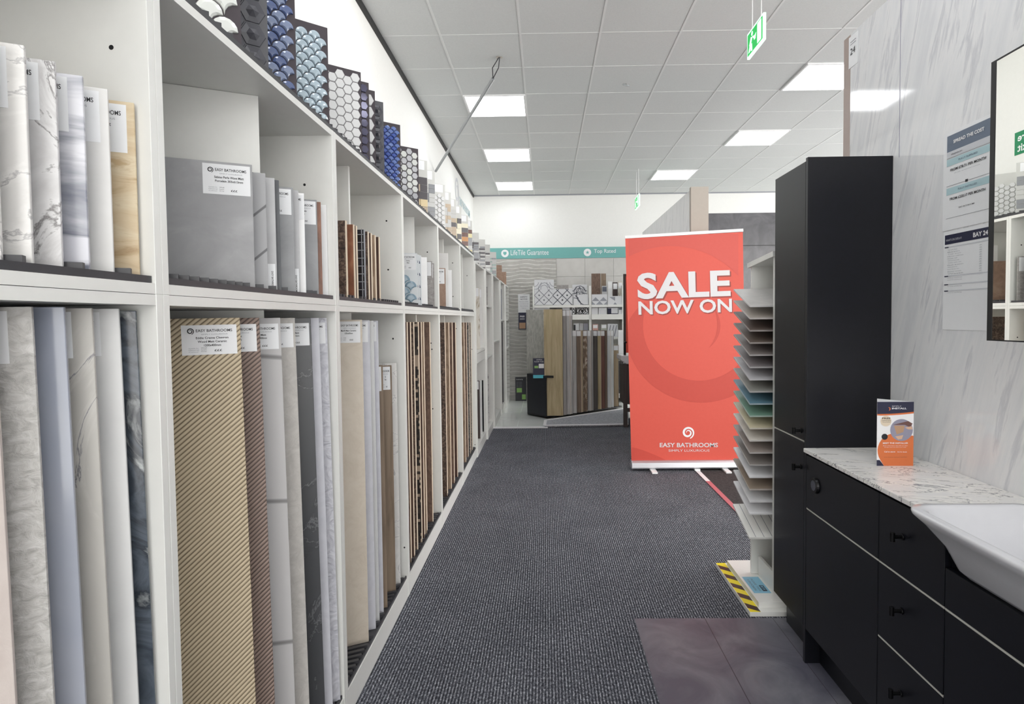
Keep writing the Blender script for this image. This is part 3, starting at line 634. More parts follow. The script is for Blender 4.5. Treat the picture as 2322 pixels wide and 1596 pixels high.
topboard(869, 240, 'graphite board of pyramid hexagons right of the larger white hexagons', hexes(.3, .333, .03, .010, .95, pyr=True), ['grey3d'], 'boardgr')
topboard(907, 266, 'board of vivid cobalt blue scales on the shelving top', scallops(.3, .333, .0165, .006, .92, 2, 5), ['cobalt', 'cobalt2'])
topboard(948, 329, 'board of glossy silver white hexagons on dark backing', hexes(.3, .333, .022, .004, .9, 2, 3), ['shex', 'w_glass'])
topboard(968, 344, 'board of gold and dark grey squares with a label', bricks(.3, .333, .05, .045, .006, 3, 4), ['gold', 'dk', 'tan'], 'boardlt', tagit=True)
topboard(985.5, 383, 'board of grey glass bricks with a label', bricks(.3, .333, .045, .03, .005, 3, 7), ['mg', 'lg', 'dk'], 'boardlt', tagit=True)
topboard(1009, 417, 'board of white raised hexagons with a label', hexes(.3, .28, .02, .008, .88), ['whex'], 'boardlt', tagit=True)
topboard(1022, 428, 'board of small beige chips with a label', bricks(.3, .333, .03, .03, .003, 2, 8), ['lg', 'tan'], 'boardlt', tagit=True)
topboard(1034, 450, 'board of tan and dark horizontal strips', bricks(.3, .333, .28, .035, .005, 3, 9, False), ['tan', 'dk', 'lg'], 'boardlt', tagit=True)
topboard(1046, 475, 'board of straw yellow and ivory squares', bricks(.3, .333, .045, .045, .005, 3, 10), ['yell', 'ivory', 'dk'], 'boardlt', tagit=True)
topboard(1061, 480, 'board of amber, brown and ivory squares', bricks(.3, .333, .05, .042, .005, 4, 12), ['amber', 'brown', 'ivory', 'dk'], 'boardlt', tagit=True)
topboard(1070, 492, 'board of mixed grey and straw squares, above the sixth bay', bricks(.3, .333, .045, .04, .005, 4, 13), ['lg', 'yell', 'brown', 'mg'], 'boardlt', tagit=True)
o1 = list(occ)
rack(1.2, 6.05, ZT, A3, 'long black scalloped rack along the top of the left shelving', o1, xf=-.717, depth=.42, pitch=.05)
def z2(y): return (2.01 if y < 7.72 else 2.0 if y < 8.74 else 1.985 if y < 9.55 else 1.97)+.001
for px, y, l, mats, s_ in ((1092, 6.55, 'board of grey striped glass bricks, first past the amber boards', ('mg', 'dk', 'lg'), 21), (1103, 7.1, 'board of pale and dark bricks, second past the amber boards', ('lg', 'mg', 'dk'), 22),
                        (1112, 7.6, 'board of light bricks, third past the amber boards', ('lg', 'w_glass', 'dk'), 23), (1127, 8.35, 'board of sea green glass chips near the far end', ('aquaglass', 'lg', 'mg'), 24)):
    topboard(0, 0, l, bricks(.34, .35, .06, .022, .008, 3, s_), mats, 'boardlt', Y=y, X=fx(y)-.01, rz=.35, w=.34, z=z2(y), h=.35)
for y, l in ((9.1, 'brown wood sample, left one of the pair at the far end'), (9.85, 'brown wood sample, right one at the far end')):
    e_ = thing('wood_sample', l, 'wood sample', (fx(y)-.005, y, z2(y)), .3, 'brown wood samples on top of the far shelving')
    obj('plank', MB().box(-.25, 0, 0, .06, 0, .25 if y < 9.5 else .22), T['rust_stone'], e_); obj('edge_strip', MB().box(-.03, 0, .0605, .066, 0, .2), M['cream'], e_)

# ------------------------------------------------------------------ left wall things
t = thing('fire_exit_sign', 'green fire exit sign on the left wall, seen only in the mirror', 'sign', (XL+.004, 4.2, 2.62))
obj('sign_plate', MB().box(-.003, 0, 0, .45, 0, .17), M['firegreen'], t)
text('Fire', .13, .055, (.0008, .29, .098), (0, 1, 0), M['white'], t, bold=.02); text('exit', .13, .055, (.0008, .29, .02), (0, 1, 0), M['white'], t, bold=.02)
t = thing('wall_logo', 'pale swirl and lettering high on the left wall near its far end', 'wall lettering', (XL+.002, 8.2, 3.02))
obj('swirl', swirl(MB(), (.001, .25, .2), .2, (0, 1, 0), (0, 0, 1), w=.22), M['lightink'], t)
text('EASY BATHROOMS', 1.2, .12, (.001, .5, .06), (0, 1, 0), M['aquaprint'], t, bold=.01)
t = thing('cable_conduit', 'thin grey conduit slanting from the ceiling down to the left wall', 'conduit')
c0 = at(1132, 129, Z=ZC-.002); c1 = at(1118, 178, Y=5.05); c2 = at(988, 388, X=XL+.02)
obj('conduit_tube', MB().tube([c1, c2], .014, 10), M['conduit'], t)
obj('loose_wires', MB().tube([c0, c0.lerp(c1, .5)+Vector((-.03, 0, .0)), c1], .004, 6).tube([c0+Vector((.005, 0, 0)), c0.lerp(c1, .5)+Vector((.02, 0, 0)), c1], .004, 6), M['rack'], t)
s_ = MB()
for k in range(8):
    a = k*.8; s_.cyl(c0, c0+Vector((math.cos(a)*.03, math.sin(a)*.03, -.008)), .0025, 5)
obj('ceiling_anchor', s_, M['beige'], t)

# ------------------------------------------------------------------ far wall
def fp(x, y, Y=YW): return at(x, y, Y=Y)
bz1, bz0 = 2.64, 2.455
t = thing('brand_band', 'teal band with white lettering and round icons along the far wall', 'sign band', (XL+.01, YW-.02, bz0))
obj('band_board', MB().box(0, 5.5, 0, .018, 0, bz1-bz0), M['teal'], t)
def ft(s, xa, xb, ya, yb):
    p, q = fp(xa, yb, YW-.021), fp(xb, ya, YW-.021); o = Vector((XL+.01, YW-.02, bz0))
    text(s, q.x-p.x, abs(q.z-p.z), (p.x-o.x, -.0015, .06), (1, 0, 0), M['white'], t)
ft('LifeTile Guarantee', 1158, 1244, 565, 578); ft('Top Rated', 1347, 1396, 565, 577)
for cx in (1145, 1332):
    p = fp(cx, 573, YW-.021); obj('icon_disc', MB().cyl((p.x-XL-.01, -.001, .092), (p.x-XL-.01, -.003, .092), .065, 28), M['white'], t)
ic = MB(); p = fp(1145, 573); x = p.x-XL-.01
ic.prism([(x-.028, -.0035, .12), (x+.028, -.0035, .12), (x+.028, -.0035, .085), (x, -.0035, .058), (x-.028, -.0035, .085)], (0, -.001, 0)); obj('shield_icon', ic, M['teal'], t); ic = MB()
p = fp(1332, 573); x = p.x-XL-.01
ic.prism([(x+(.034 if i % 2 == 0 else .014)*math.sin(math.pi*i/5), -.0035, .092+(.034 if i % 2 == 0 else .014)*math.cos(math.pi*i/5)) for i in range(10)], (0, -.001, 0))
obj('star_icon', ic, M['teal'], t)
# wavy relief tiles: real ridges
xw0, xw1 = XL+.02, fp(1262, 700).x
w_ = MB(); nx, nz = 40, 300; rnd = random.Random(3)
idx = {}
vs = []
for i in range(nz+1):
    for k in range(nx+1):
        x = xw0+(xw1-xw0)*k/nx; z = .006+(bz0-.012)*i/nz
        ph = z+.012*math.sin(x*7+z*3.1)+.008*math.sin(x*17-z*9)+.006*math.sin(x*4+z*23)
        u = (ph/.062) % 1.0; dep = .032*(u**.8 if u < .86 else (1-u)/.14)
        vs.append((x, YW-.016-dep, z))
fs = [(i*(nx+1)+k, i*(nx+1)+k+1, (i+1)*(nx+1)+k+1, (i+1)*(nx+1)+k) for i in range(nz) for k in range(nx)]
w_.add(vs, fs); struct('wall_tiles_wavy', w_, M['relief'])
pt = MB(); x = xw1+.004; 
zs = [.006, .6, 1.2, 1.76, 2.14, bz0-.006]
while x < 4.0:
    for z0, z1 in zip(zs, zs[1:]): pt.box(x, x+.49, YW-.012, YW-.001, z0, z1-.005)
    x += .494
struct('wall_tiles_plain', pt, M['relief'])

def flat_sign(name, label, cat, px0, py0, px1, py1, Y, mat, group=None, th=.004):
    a, b = at(px0, py1, Y=Y), at(px1, py0, Y=Y)
    t = thing(name, label, cat, (a.x, Y, a.z), group=group); w, h = b.x-a.x, b.z-a.z
    obj('sheet', MB().box(0, w, 0, th, 0, h), mat, t); return t, w, h
t, w, h = flat_sign('wall_notice', 'white notice with lines of writing on the wavy tiled end wall', 'notice', 1175, 667, 1201, 709, YW-.045, M['tag'])
for i, (s, r) in enumerate((('SAFETY', .62), ('NOTICE', .6), ('Please ask a member', .8), ('of our team for help', .78), ('when moving tiles', .7), ('Thank you', .4))):
    text(s, w*r, h*(.07 if i < 2 else .04), (w*(1-r)/2, -.001, h*(.82-.12*i)), (1, 0, 0), M['navyprint'] if i < 2 else M['greyprint'], t, bold=.01)
t, w, h = flat_sign('wall_leaflet', 'navy leaflet under the white notice on the end wall', 'leaflet', 1176, 708.5, 1193, 747, YW-.05, M['navyprint'])
obj('photo_patch', MB().box(w*.1, w*.9, -.001, 0, h*.05, h*.4), M['cardprint'], t)
text('FREE', w*.6, h*.1, (w*.2, -.002, h*.72), (1, 0, 0), M['white'], t, bold=.02); text('DESIGN', w*.6, h*.08, (w*.2, -.002, h*.58), (1, 0, 0), M['white'], t)
t, w, h = flat_sign('floor_poster', 'black poster board standing on the floor against the wavy end wall', 'poster', 1169, 855, 1193, 911, YW-.12, M['blackprint'], th=.02)
obj('poster_print', MB().box(w*.12, w*.6, -.001, 0, h*.38, h*.56).box(w*.6, w*.95, -.001, 0, h*.1, h*.3), M['greenprint'], t)
text('Luxury', w*.6, h*.06, (w*.1, -.0012, h*.88), (1, 0, 0), M['white'], t)
for k in range(4): text('tile range', w*.5, h*.03, (w*.1, -.0012, h*(.78-.06*k)), (1, 0, 0), M['greyink'], t)

# display rack on the far wall
YD = 9.95
def zpx(y, Y=YD): return at(1300, y, Y=Y).z
def xpx(x, Y=YD, y=690): return at(x, y, Y=Y).x
t = thing('tile_display_stand', 'white shop stand full of patterned tiles against the end wall', 'display stand', (0, 0, 0))
x0, x1, x2 = xpx(1208), xpx(1338.5), xpx(1414)
YB = YW-.02
for x, w in ((x0, .025), (x1-.02, .04), (x2-.02, .03)): obj('upright', MB().box(x, x+w, YD+.02, YB, .006, zpx(648)), M['shelf'], t)
for za, zb in ((zpx(697), zpx(691.5)), (zpx(725), zpx(713))):
    for xa, xb in ((x0+.026, x1-.021), (x1+.021, x2-.021)): obj('shelf', MB().box(xa, xb, YD-.02, YB, za, zb), M['shelf'], t)
obj('back_panel', MB().box(x0+.026, x2-.021, YB-.012, YB-.001, .006, zpx(650)), M['shelf'], t)
obj('bottom_shelf', MB().box(x0+.026, x2-.021, YD-.1, YB-.013, .10, .165), M['shelf'], t)
for xa, xb in ((x0+.026, x1-.021), (x1+.021, x2-.021)): obj('shelf', MB().box(xa, xb, YD+.021, YB-.013, zpx(770), zpx(765)), M['shelf'], t)
obj('shelf', MB().box(xpx(1398), x2-.021, YD-.06, YD+.02, zpx(812), zpx(809)), M['black'], t)
# patterned tiles, printed pattern in the mesh
PM = [flat('pattern_ground', (216, 217, 220), .4), flat('pattern_grey', (150, 152, 160), .4), flat('pattern_slate', (88, 92, 104), .4), flat('pattern_black', (30, 32, 38), .4), flat('pattern_tan', (184, 140, 112), .4)]
def ptile(label, px0, py0, px1, py1, Y, pat, ink=1, m=None, grp='patterned tiles on the end wall stand', lean=0):
    a, b = at(px0, py1, Y=Y), at(px1, py0, Y=Y); w, h = b.x-a.x, b.z-a.z
    t = thing('patterned_tile' if pat else 'tile_sample', label, 'tile sample', (a.x, Y, a.z), group=grp)
    obj('tile_slab', MB().box(0, w, 0, .01, 0, h), m or PM[0], t)
    q = MB(); y0 = -.0015
    def quad(c, r, f=1.0): q.prism([(c[0]-r, y0, c[1]), (c[0], y0, c[1]-r*f), (c[0]+r, y0, c[1]), (c[0], y0, c[1]+r*f)], (0, .001, 0))
    def line(p, r_, wd=.008):
        p, r_ = Vector((p[0], p[1])), Vector((r_[0], r_[1])); d = (r_-p); d.normalize(); n = Vector((-d.y, d.x))*wd/2
        q.prism([(p.x-n.x, y0, p.y-n.y), (r_.x-n.x, y0, r_.y-n.y), (r_.x+n.x, y0, r_.y+n.y), (p.x+n.x, y0, p.y+n.y)], (0, .001, 0))
    def arc(c, r, a0, a1, wd=.01):
        last = None
        for i in range(9):
            a = math.radians(a0+(a1-a0)*i/8); p = (c[0]+r*math.cos(a), c[1]+r*math.sin(a))
            p = (min(max(p[0], 0), w), min(max(p[1], 0), h))
            if last: line(last, p, wd)
            last = p
    if pat == 'lattice':
        s = .16
        import itertools
        for i in range(-3, 6):
            for sgn in (1, -1):
                c = i*s; # x + sgn*z = c
                pts = []
                for z in (0, h):
                    x = c-sgn*z
                    pts.append((x, z))
                (xa, za), (xb, zb) = pts
                def clip(xa, za, xb, zb):
                    t0, t1 = 0, 1
                    dx = xb-xa
                    if abs(dx) < 1e-6: return None
                    for lim, s2 in ((0, 1), (w, -1)):
                        tt = (lim-xa)/dx
                        if (dx > 0) == (s2 == 1): t0 = max(t0, tt)
                        else: t1 = min(t1, tt)
                    if t0 >= t1: return None
                    return (xa+dx*t0, za+(zb-za)*t0), (xa+dx*t1, za+(zb-za)*t1)
                r2 = clip(xa, za, xb, zb)
                if r2: line(r2[0], r2[1], .012)
        for i in range(5):
            for k in range(5):
                cx, cz = i*s/2, k*s/2
                if (i+k) % 2 == 1 and .03 < cx < w-.03 and .03 < cz < h-.03: quad((cx, cz), .022, .4); quad((cx, cz), .009, 2.4)
    elif pat == 'ornate':
        for k in (0, 1):
            for r in (.06, .1): arc((w*.5, h*(.35+.3*k)), r, 0, 330, .01)
        for cx in (0, w):
            for r in (.07, .12): arc((cx, h*.9), r, 180 if cx else 270, 270 if cx else 360, .01)
        quad((w*.5, h*.5), .03)
    elif pat == 'geo':
        n = 2 if w > .2 else 1; s = w/(2*n); zz = 0; r_ = 0
        while zz+s <= h+.001:
            for i in range(2*n):
                x = i*s
                tri = [(x, y0, zz), (x+s, y0, zz), (x+s if (i+r_) % 2 else x, y0, zz+s)]
                q.prism(tri, (0, .001, 0))
            zz += s; r_ += 1
    elif pat == 'arcs':
        arc((w, h), w*.8, 180, 270, .014); arc((0, 0), w*.5, 0, 90, .01); line((w*.1, h*.9), (w*.35, h*.6), .014)
    elif pat == 'diag':
        for i in range(3): line((w*(.05+.3*i), h*.1), (w*(.3+.3*i), h*.9), .018)
    elif pat == 'arrow':
        q.prism([(w*.1, y0, h*.9), (w*.5, y0, h*.45), (w*.5, y0, h*.9)], (0, .001, 0)); q.prism([(w*.35, y0, 0.002), (w*.65, y0, .002), (w*.5, y0, h*.3)], (0, .001, 0))
    elif pat == 'corner': q.box(0, w*.35, y0, y0+.001, 0, h*.9); q.box(0, w, y0, y0+.001, 0, h*.15)
    elif pat == 'label': q.box(w*.1, w*.9, y0, y0+.001, h*.7, h*.95)
    if q.v: obj('pattern', q, PM[ink] if not isinstance(ink, str) else M[ink], t)
    return t
zA, zB = 691.4, 712.9
ptile('tall ornate grey patterned tile at the back left of the stand', 1212, 634, 1256, zA, YD+.12, 'ornate', 1)
ptile('pale grey lattice tile, front left of the stand', 1212, 656, 1252.5, zA, YD+.03, 'lattice', 1)
ptile('dark lattice cross tile, right of the pale lattice one', 1253.5, 655, 1297.5, zA, YD+.03, 'lattice', 2)
ptile('mottled stone tile peeping over the dark lattice tile', 1262, 646, 1289, zA, YD+.14, None, 1, T['grey_rough'])
ptile('ornate multicoloured tile above the arc patterned one', 1298, 645, 1331, 691.4, YD+.14, 'ornate', 2)
ptile('tile with dark sweeping arcs left of the middle upright', 1301, 667, 1333.5, zA, YD+.03, 'arcs', 2)
ptile('tall rustic wood plank tile in the right half of the stand', 1341.5, 620, 1361.5, zA, YD+.16, None, 1, T['brown_rust'])
ptile('narrow grey wood tile beside the rustic plank', 1363, 620, 1374, zA, YD+.16, None, 1, T['taupe_wood'])
ptile('small grey samples tile with label behind the triangle tile', 1365, 648, 1376.5, zA, YD+.10, 'label', 2, T['light_grey'])
ptile('tile of grey triangle pinwheels right of the middle upright', 1342, 667, 1377, zA, YD+.03, 'geo', 1)
ptile('white tile with a large dark arrow shape, right end of stand', 1378.5, 671, 1411, zA, YD+.03, 'arrow', 1)
ptile('white upright tile with small label, left of the dark brown one', 1378.5, 638, 1388, zA, YD+.12, 'label', 'frame', T['gloss_white'])
ptile('dark brown upright tile with white label on the stand', 1389.5, 640, 1400.5, zA, YD+.12, 'label', 'tag', T['dark_wood'])
ptile('cream upright tile at the right end of the stand', 1402, 638, 1411, zA, YD+.12, 'label', 'tag', T['white_grain'])
ptile('white tile with dark dots hidden behind the wood planks', 1212, 697.4, 1246, zB, YD+.03, 'geo', 2)
ptile('black figured tile just above the grey planks', 1275, 697.4, 1292, zB, YD+.03, 'geo', 3)
ptile('black diamond tile, narrow, on the middle row of the stand', 1297, 697.4, 1304, zB, YD+.03, 'geo', 3)
ptile('black and white medallion tile on the middle row of the stand', 1307, 697.4, 1334, zB, YD+.03, 'ornate', 3)
ptile('plain pale tile, leftmost of the right middle row', 1342, 697.4, 1356, zB, YD+.03, 'label', 0)
ptile('plain white tile in the right middle row', 1357.5, 697.4, 1376, zB, YD+.03, 'label', 'tag')
ptile('white tile with navy corner in the right middle row', 1378, 697.4, 1401, zB, YD+.03, 'corner', 'navyprint')
ptile('small white tile at the end of the right middle row', 1402.5, 697.4, 1411, zB, YD+.03, 'label', 2)
zC = 765
ptile('white and black sample on the third row, left', 1301, 733, 1313, zC, YD+.06, 'corner', 3)
ptile('grey sample on the third row, left of a blueish one', 1314.5, 733, 1322, zC, YD+.06, None, 1, T['light_grey'])
ptile('blue grey sample on the third row beside the upright', 1323.5, 733, 1333.5, zC, YD+.06, None, 1, T['blue_gloss'])
ptile('pink sample tile on the third row', 1344, 735, 1356, zC, YD+.06, 'label', 'tag', flat('salmon_pink_tile', (206, 160, 150), .4))
ptile('olive grey sample tile on the third row', 1363, 735, 1376, zC, YD+.06, 'label', 'tag', T['sage'])
ptile('white tile with slanting grey bars on the third row', 1378, 734, 1401, zC, YD+.06, 'diag', 1)
ptile('large plain white tile panel at the lower right of the stand', 1402, 748, 1413, 809, YD-.02, None, 0, T['gloss_white'])
for k in range(4):
    ptile(('first', 'second', 'third', 'fourth')[k]+' dark plank showing low behind the brown vanity', 1403.5+k*2.6, 818, 1405.6+k*2.6, 892.5, YD-.05, None, 0, T['dark_wood'] if k % 2 else T['dark_slate'], grp='dark planks low beside the stand')
for oo in [o for o in COL.objects if o.get('group') == 'patterned tiles on the end wall stand' and o.location.z < 1.2 and 'third' in o['label']]: pass

# plank display in front
DB = Vector((0, 0, .0262))
c0_ = at(1240, 951, Z=.0); cR = at(1410, 927, Z=.0); cL = at(1196, 942, Z=.0)
t = thing('plank_display', 'black angled floor stand holding tall wood effect planks', 'display stand', (c0_.x, c0_.y, 0))
dR = (cR-c0_); dL = (cL-c0_)
def vb(b, p, q, th, z0, z1):
    d = (q-p).normalized(); n = Vector((-d.y, d.x, 0))*th
    b.prism([(p.x, p.y, z0), (q.x, q.y, z0), (q.x+n.x, q.y+n.y, z0), (p.x+n.x, p.y+n.y, z0)], (0, 0, z1-z0)); return b
b = MB().prism([(0, 0, .0265), (dR.x, dR.y, .0265), (dR.x-.2, dR.y+.3, .0265), (dL.x, dL.y+.45, .0265), (dL.x, dL.y, .0265)], (0, 0, .02))
obj('base', b, M['black'], t)
obj('side_box', MB().prism([(-.005, -.004, .0466), (dL.x, dL.y, .0466), (dL.x+.05, dL.y+.12, .0466), (.03, .1, .0466)], (0, 0, .57)), M['blackprint'], t)
obj('arm', MB().prism([(-.02, -.02, .59), (.1, -.05, .59), (.1, -.03, .59), (0, .02, .59)], (0, 0, .03)), M['black'], t)
WP = {'gold': wood('golden_oak_plank', (182, 166, 130), (158, 140, 104)), 'grey': wood('grey_wood_plank', (158, 156, 154), (128, 124, 124)), 'lgrey': wood('light_grey_wood_plank', (186, 184, 182), (160, 158, 158)),
      'brown': wood('brown_wood_plank', (120, 102, 86), (88, 72, 60)), 'rustic': stone('rustic_patchy_plank', [(.3, (84, 66, 52)), (.5, (128, 106, 84)), (.6, (206, 196, 180)), (.7, (110, 70, 54))], 14, (1, 1, .5), 6, 1, .5),
      'dark': wood('dark_wood_plank', (78, 72, 68), (50, 46, 44)), 'red': wood('red_brown_wood_plank', (108, 70, 60), (74, 50, 44)), 'white': wood('whitewashed_plank', (204, 206, 206), (176, 180, 180)), 'panel': stone('silver_grey_grain_panel', [(.35, (156, 155, 148)), (.6, (182, 181, 174))], 40, (1, 1, .3), 4, .5, .5), 'tan': wood('tan_wood_plank', (166, 148, 122), (140, 120, 96))}
PL = [(1232, 1193, 702, 'panel', 'wide silver grey grained panel at the back left of the plank stand', -1), (1275, 1233, 701, 'gold', 'wide golden oak plank, front of the plank stand', 0), (1283, 1268, 703, 'grey', 'narrow grey plank directly right of the golden oak', 1), (1292, 1278, 703, 'lgrey', 'tall light grey plank, second right of the golden oak', 1), (1297, 1285, 703, 'lgrey', 'pale tall plank, last of the tall group', 1),
      (1306.5, 1290, 749, 'lgrey', 'light grey plank, first of the shorter group', 1), (1317, 1300, 749, 'brown', 'mid brown plank in the shorter group', 1), (1321.5, 1305, 749, 'tan', 'narrow tan plank edge left of the rustic patchy one', 0), (1331, 1312, 749, 'rustic', 'rustic patchy plank with white and red marks', 1), (1339, 1320, 749, 'lgrey', 'pale grey plank right of the rustic one', 1),
      (1344.5, 1325, 749, 'grey', 'thin grey plank in the middle of the shorter group', 0), (1354, 1332, 749, 'dark', 'dark charcoal plank in the shorter group', 1), (1362, 1340, 749, 'gold', 'yellowish plank right of the charcoal one', 1), (1371, 1350, 749, 'red', 'red brown plank near the right end', 1), (1376, 1355, 749, 'brown', 'narrow olive brown plank near the right end', 0), (1384, 1360, 749, 'white', 'whitewashed plank near the right end', 1), (1391, 1368, 749, 'white', 'pale spotted plank at the right end of labelled ones', 1), (1402, 1380, 782, 'tan', 'short tan plank, last on the stand', 1)]
for i, (pr, plx, pt_, m, l, tg) in enumerate(PL):
    Y_ = (c0_.y+.03 + (cR.y-c0_.y)*max(0, (pr-1275))/(1402-1275)*.92) if tg != -1 else c0_.y+.42
    if tg == -1: Y_ = c0_.y+.62
    a, b2 = at(plx, pt_, Y=Y_), at(pr, pt_, Y=Y_)
    e_ = thing('wood_plank', l, 'plank sample', (b2.x, Y_, .047), group='wood effect planks on the floor stand')
    w = b2.x-a.x; h = b2.z-.047
    obj('plank_board', MB().box(-w, 0, 0, .012, 0, h), WP[m], e_, bevel=.001)
    obj('edge_band', MB().box(.0002, .004, .0, .012, 0, h), M['black'] if i % 3 else M['cream'], e_)
    if tg == 1: obj('label_tag', MB().box(-min(w, .085), -.003, -.0015, -.0005, h-.082, h-.008), M['tag'], e_)
t, w, h = flat_sign('standing_leaflet', 'dark blue leaflet with cyan foot standing on the black display box', 'leaflet', 1209, 812, 1234.5, 857.5, c0_.y+.05, M['navyprint'])
obj('print_foot', MB().box(0, w, -.001, 0, 0, h*.16), M['cyan'], t); obj('print_photo', MB().box(w*.12, w*.45, -.001, 0, h*.5, h*.62), M['greenprint'], t); obj('print_panel', MB().box(w*.5, w*.95, -.001, 0, h*.5, h*.72), M['tag'], t)
text('SAMPLE', w*.5, h*.05, (w*.3, -.001, h*.9), (1, 0, 0), M['white'], t); text('FLOOR TILES', w*.8, h*.06, (w*.12, -.001, h*.8), (1, 0, 0), M['white'], t)

# brown vanity behind the banner
Yv = 7.7
t = thing('display_vanity', 'dark brown washstand with white basin, mostly hidden behind the red banner', 'vanity', (xpx(1413, Yv), Yv, 0))
obj('leg', MB().box(0, .05, 0, .05, .004, .82), M['brownwood'], t); obj('leg', MB().box(.66, .71, 0, .05, .004, .82), M['brownwood'], t)
obj('cabinet_body', MB().box(.005, .70, .002, .45, .3, .80), M['brownwood'], t); obj('lower_rail', MB().box(.05, .66, .01, .03, .2, .25), M['brownwood'], t)
obj('basin', MB().prism([(-.03, .0, .93), (.75, .0, .93), (.75, .0, .87), (.68, .0, .82), (.04, .0, .82), (-.03, .0, .87)], (0, .48, 0)), M['ceramic'], t, bevel=.01)
t = thing('display_mirror', 'tall dark framed mirror standing above the hidden washstand', 'mirror', (xpx(1414, 7.98), 7.98, 0))
obj('frame', MB().box(0, .03, 0, .03, .92, 2.0).box(.6, .63, 0, .03, .92, 2.0).box(.03, .6, 0, .03, 1.97, 2.0), M['brownwood'], t); obj('mirror_glass', MB().box(.031, .599, .012, .018, .95, 1.969), M['mirror'], t)
tp = thing('tap', 'black tap beside the mirror left of the red banner', 'tap', (xpx(1417, 7.85, 790), 7.85, .9305)); obj('spout', MB().cyl((0, 0, 0), (0, 0, .18), .015).cyl((0, 0, .17), (.0, -.1, .17), .012), M['hblack'], tp)

# ------------------------------------------------------------------ partitions
PZ = 2.675
XP = 1.38
struct('wall_partition_near', MB().box(XP, XP+.10, -1.5, 2.74, 0, PZ), M['panel'])
struct('trim_4', MB().box(XP+.0, XP+.10, 2.7405, 2.80, 0, PZ), M['panelbrown'])
struct('trim_5', MB().box(XP-.0012, XP-.0001, 2.36, 2.362, 2.03, PZ), M['greyprint'])
q = at(1562, 438, Z=PZ)
struct('wall_partition_far', MB().box(1.45, 1.6, 5.99, 8.9, 0, PZ), M['panel'])
struct('trim_6', MB().box(1.443, 1.615, 5.93, 5.989, 0, PZ+.02), M['beige'])
struct('wall_partition_back', MB().box(1.62, 4.5, 7.34, 7.44, 0, PZ), M['slate'])
struct('trim_7', MB().box(1.62, 4.5, 7.335, 7.3395, 2.278, 2.284).box(1.62, 4.5, 7.335, 7.3395, 1.68, 1.686), M['black'])

# ------------------------------------------------------------------ exit signs
def exit_sign(x, y0, y1, zt, h, label):
    t = thing('exit_sign', label, 'exit sign', (x, y0, zt-h), group='hanging exit signs'); w = y1-y0
    obj('sign_body', MB().box(-.008, .008, 0, w, 0, h), M['exitwhite'], t)
    # facing -X, far end on the left
    obj('green_face', MB().box(-.0092, -.0082, .012, w-.012, .012, h-.012), M['green'], t)
    q = MB(); X_ = -.0100
    def P_(pts): q.prism([(X_, w*(1-u), h*v) for u, v in pts], (-.0006, 0, 0))
    P_([(.66, .12), (.90, .12), (.90, .88), (.66, .88)])                        # door
    P_([(.46, .42), (.56, .42), (.56, .56), (.46, .56)]) ; P_([(.34, .66), (.44, .5), (.56, .5), (.60, .62), (.50, .58)])
    P_([(.16, .42), (.26, .36), (.36, .62), (.26, .70)]); P_([(.10, .16), (.20, .16), (.28, .40), (.20, .44)]); P_([(.26, .14), (.36, .10), (.34, .4), (.24, .42)])
    q.cyl((X_, w*.66, h*.78), (X_-.0006, w*.66, h*.78), h*.09, 16)
    obj('pictogram', q, M['exitwhite'], t)
    for k in (.2, .75): obj('hanging_wire', MB().cyl((0, w*k, h), (0, w*k, ZC-(zt-h)-.001), .0035, 8), M['wire'], t)
    return t
def ny(px, X): return X*FPX/(px-1236)
exit_sign(1.33, at(1734, 62, X=1.33).y, at(1697, 112, X=1.33).y, at(1734, 28, X=1.33).z, .158, 'green running man exit sign hanging on two wires near the ceiling')
exit_sign(1.36, at(1450, 458, X=1.36).y, at(1441, 458, X=1.36).y, at(1449, 440, X=1.36).z, .17, 'small distant exit sign hanging over the far aisle')

# ------------------------------------------------------------------ red banner
YBn = 5.53
t = thing('roller_banner', 'red roller banner reading SALE NOW ON in the middle of the shop', 'banner', (0, YBn, 0))
def bp(x, y, dy=0.0): p = at(x, y, Y=YBn+dy); return (p.x, dy, p.z)
TL, TR, BR, BL = (1418, 541), (1684.5, 526), (1692, 1052), (1432, 1052)
obj('banner_sheet', MB().prism([bp(*TL), bp(*TR), bp(*BR), bp(*BL)], (0, .002, 0)), M['red'], t)
def clipx(pts):  # keep print inside the sheet
    out = []
    for x, y in pts:
        f = (y-541)/(1052-541); xl = 1418+14*f+1; xr = 1684.5+7*f-1
        out.append((min(max(x, xl), xr), min(max(y, 541-15*(x-1418)/267+1), 1051)))
    return out
pr = MB()
arc = [(1522+205*math.cos(math.radians(a)), 762-204*math.sin(math.radians(a))) for a in range(122, 38, -4)]
top = [(1418, 541)]+[(1684, 526)]
poly = clipx([(1419, 542), (1684, 527), (1684, 640)]+[(x, y) for x, y in arc[::-1] if x < 1683]+[(1419, 600)])
strip = []
for x, y in arc:
    if 1420 < x < 1683: strip.append((x, y))
for (xa, ya), (xb, yb) in zip(strip, strip[1:]):
    pr.poly([bp(*p, -.001) for p in clipx([(xa, ya), (xb, yb), (xb, 530), (xa, 530)])])
obj('print_top_shade', pr, M['red_mid'], t)
pr = MB(); N = 40; inn = []; out = []
for i in range(N+1):
    a = math.radians(158+(330-158)*i/N)
    inn.append((1585+127*math.cos(a), 737-126*math.sin(a))); k = min(1, i/8+.25)
    out.append((1590+(127+48*k)*math.cos(a), 737-(126+50*k)*math.sin(a)))
for i in range(N): pr.poly([bp(*p, -.0012) for p in clipx([inn[i], inn[i+1], out[i+1], out[i]])])
obj('print_swirl', pr, M['red_dark'], t); pr = MB()
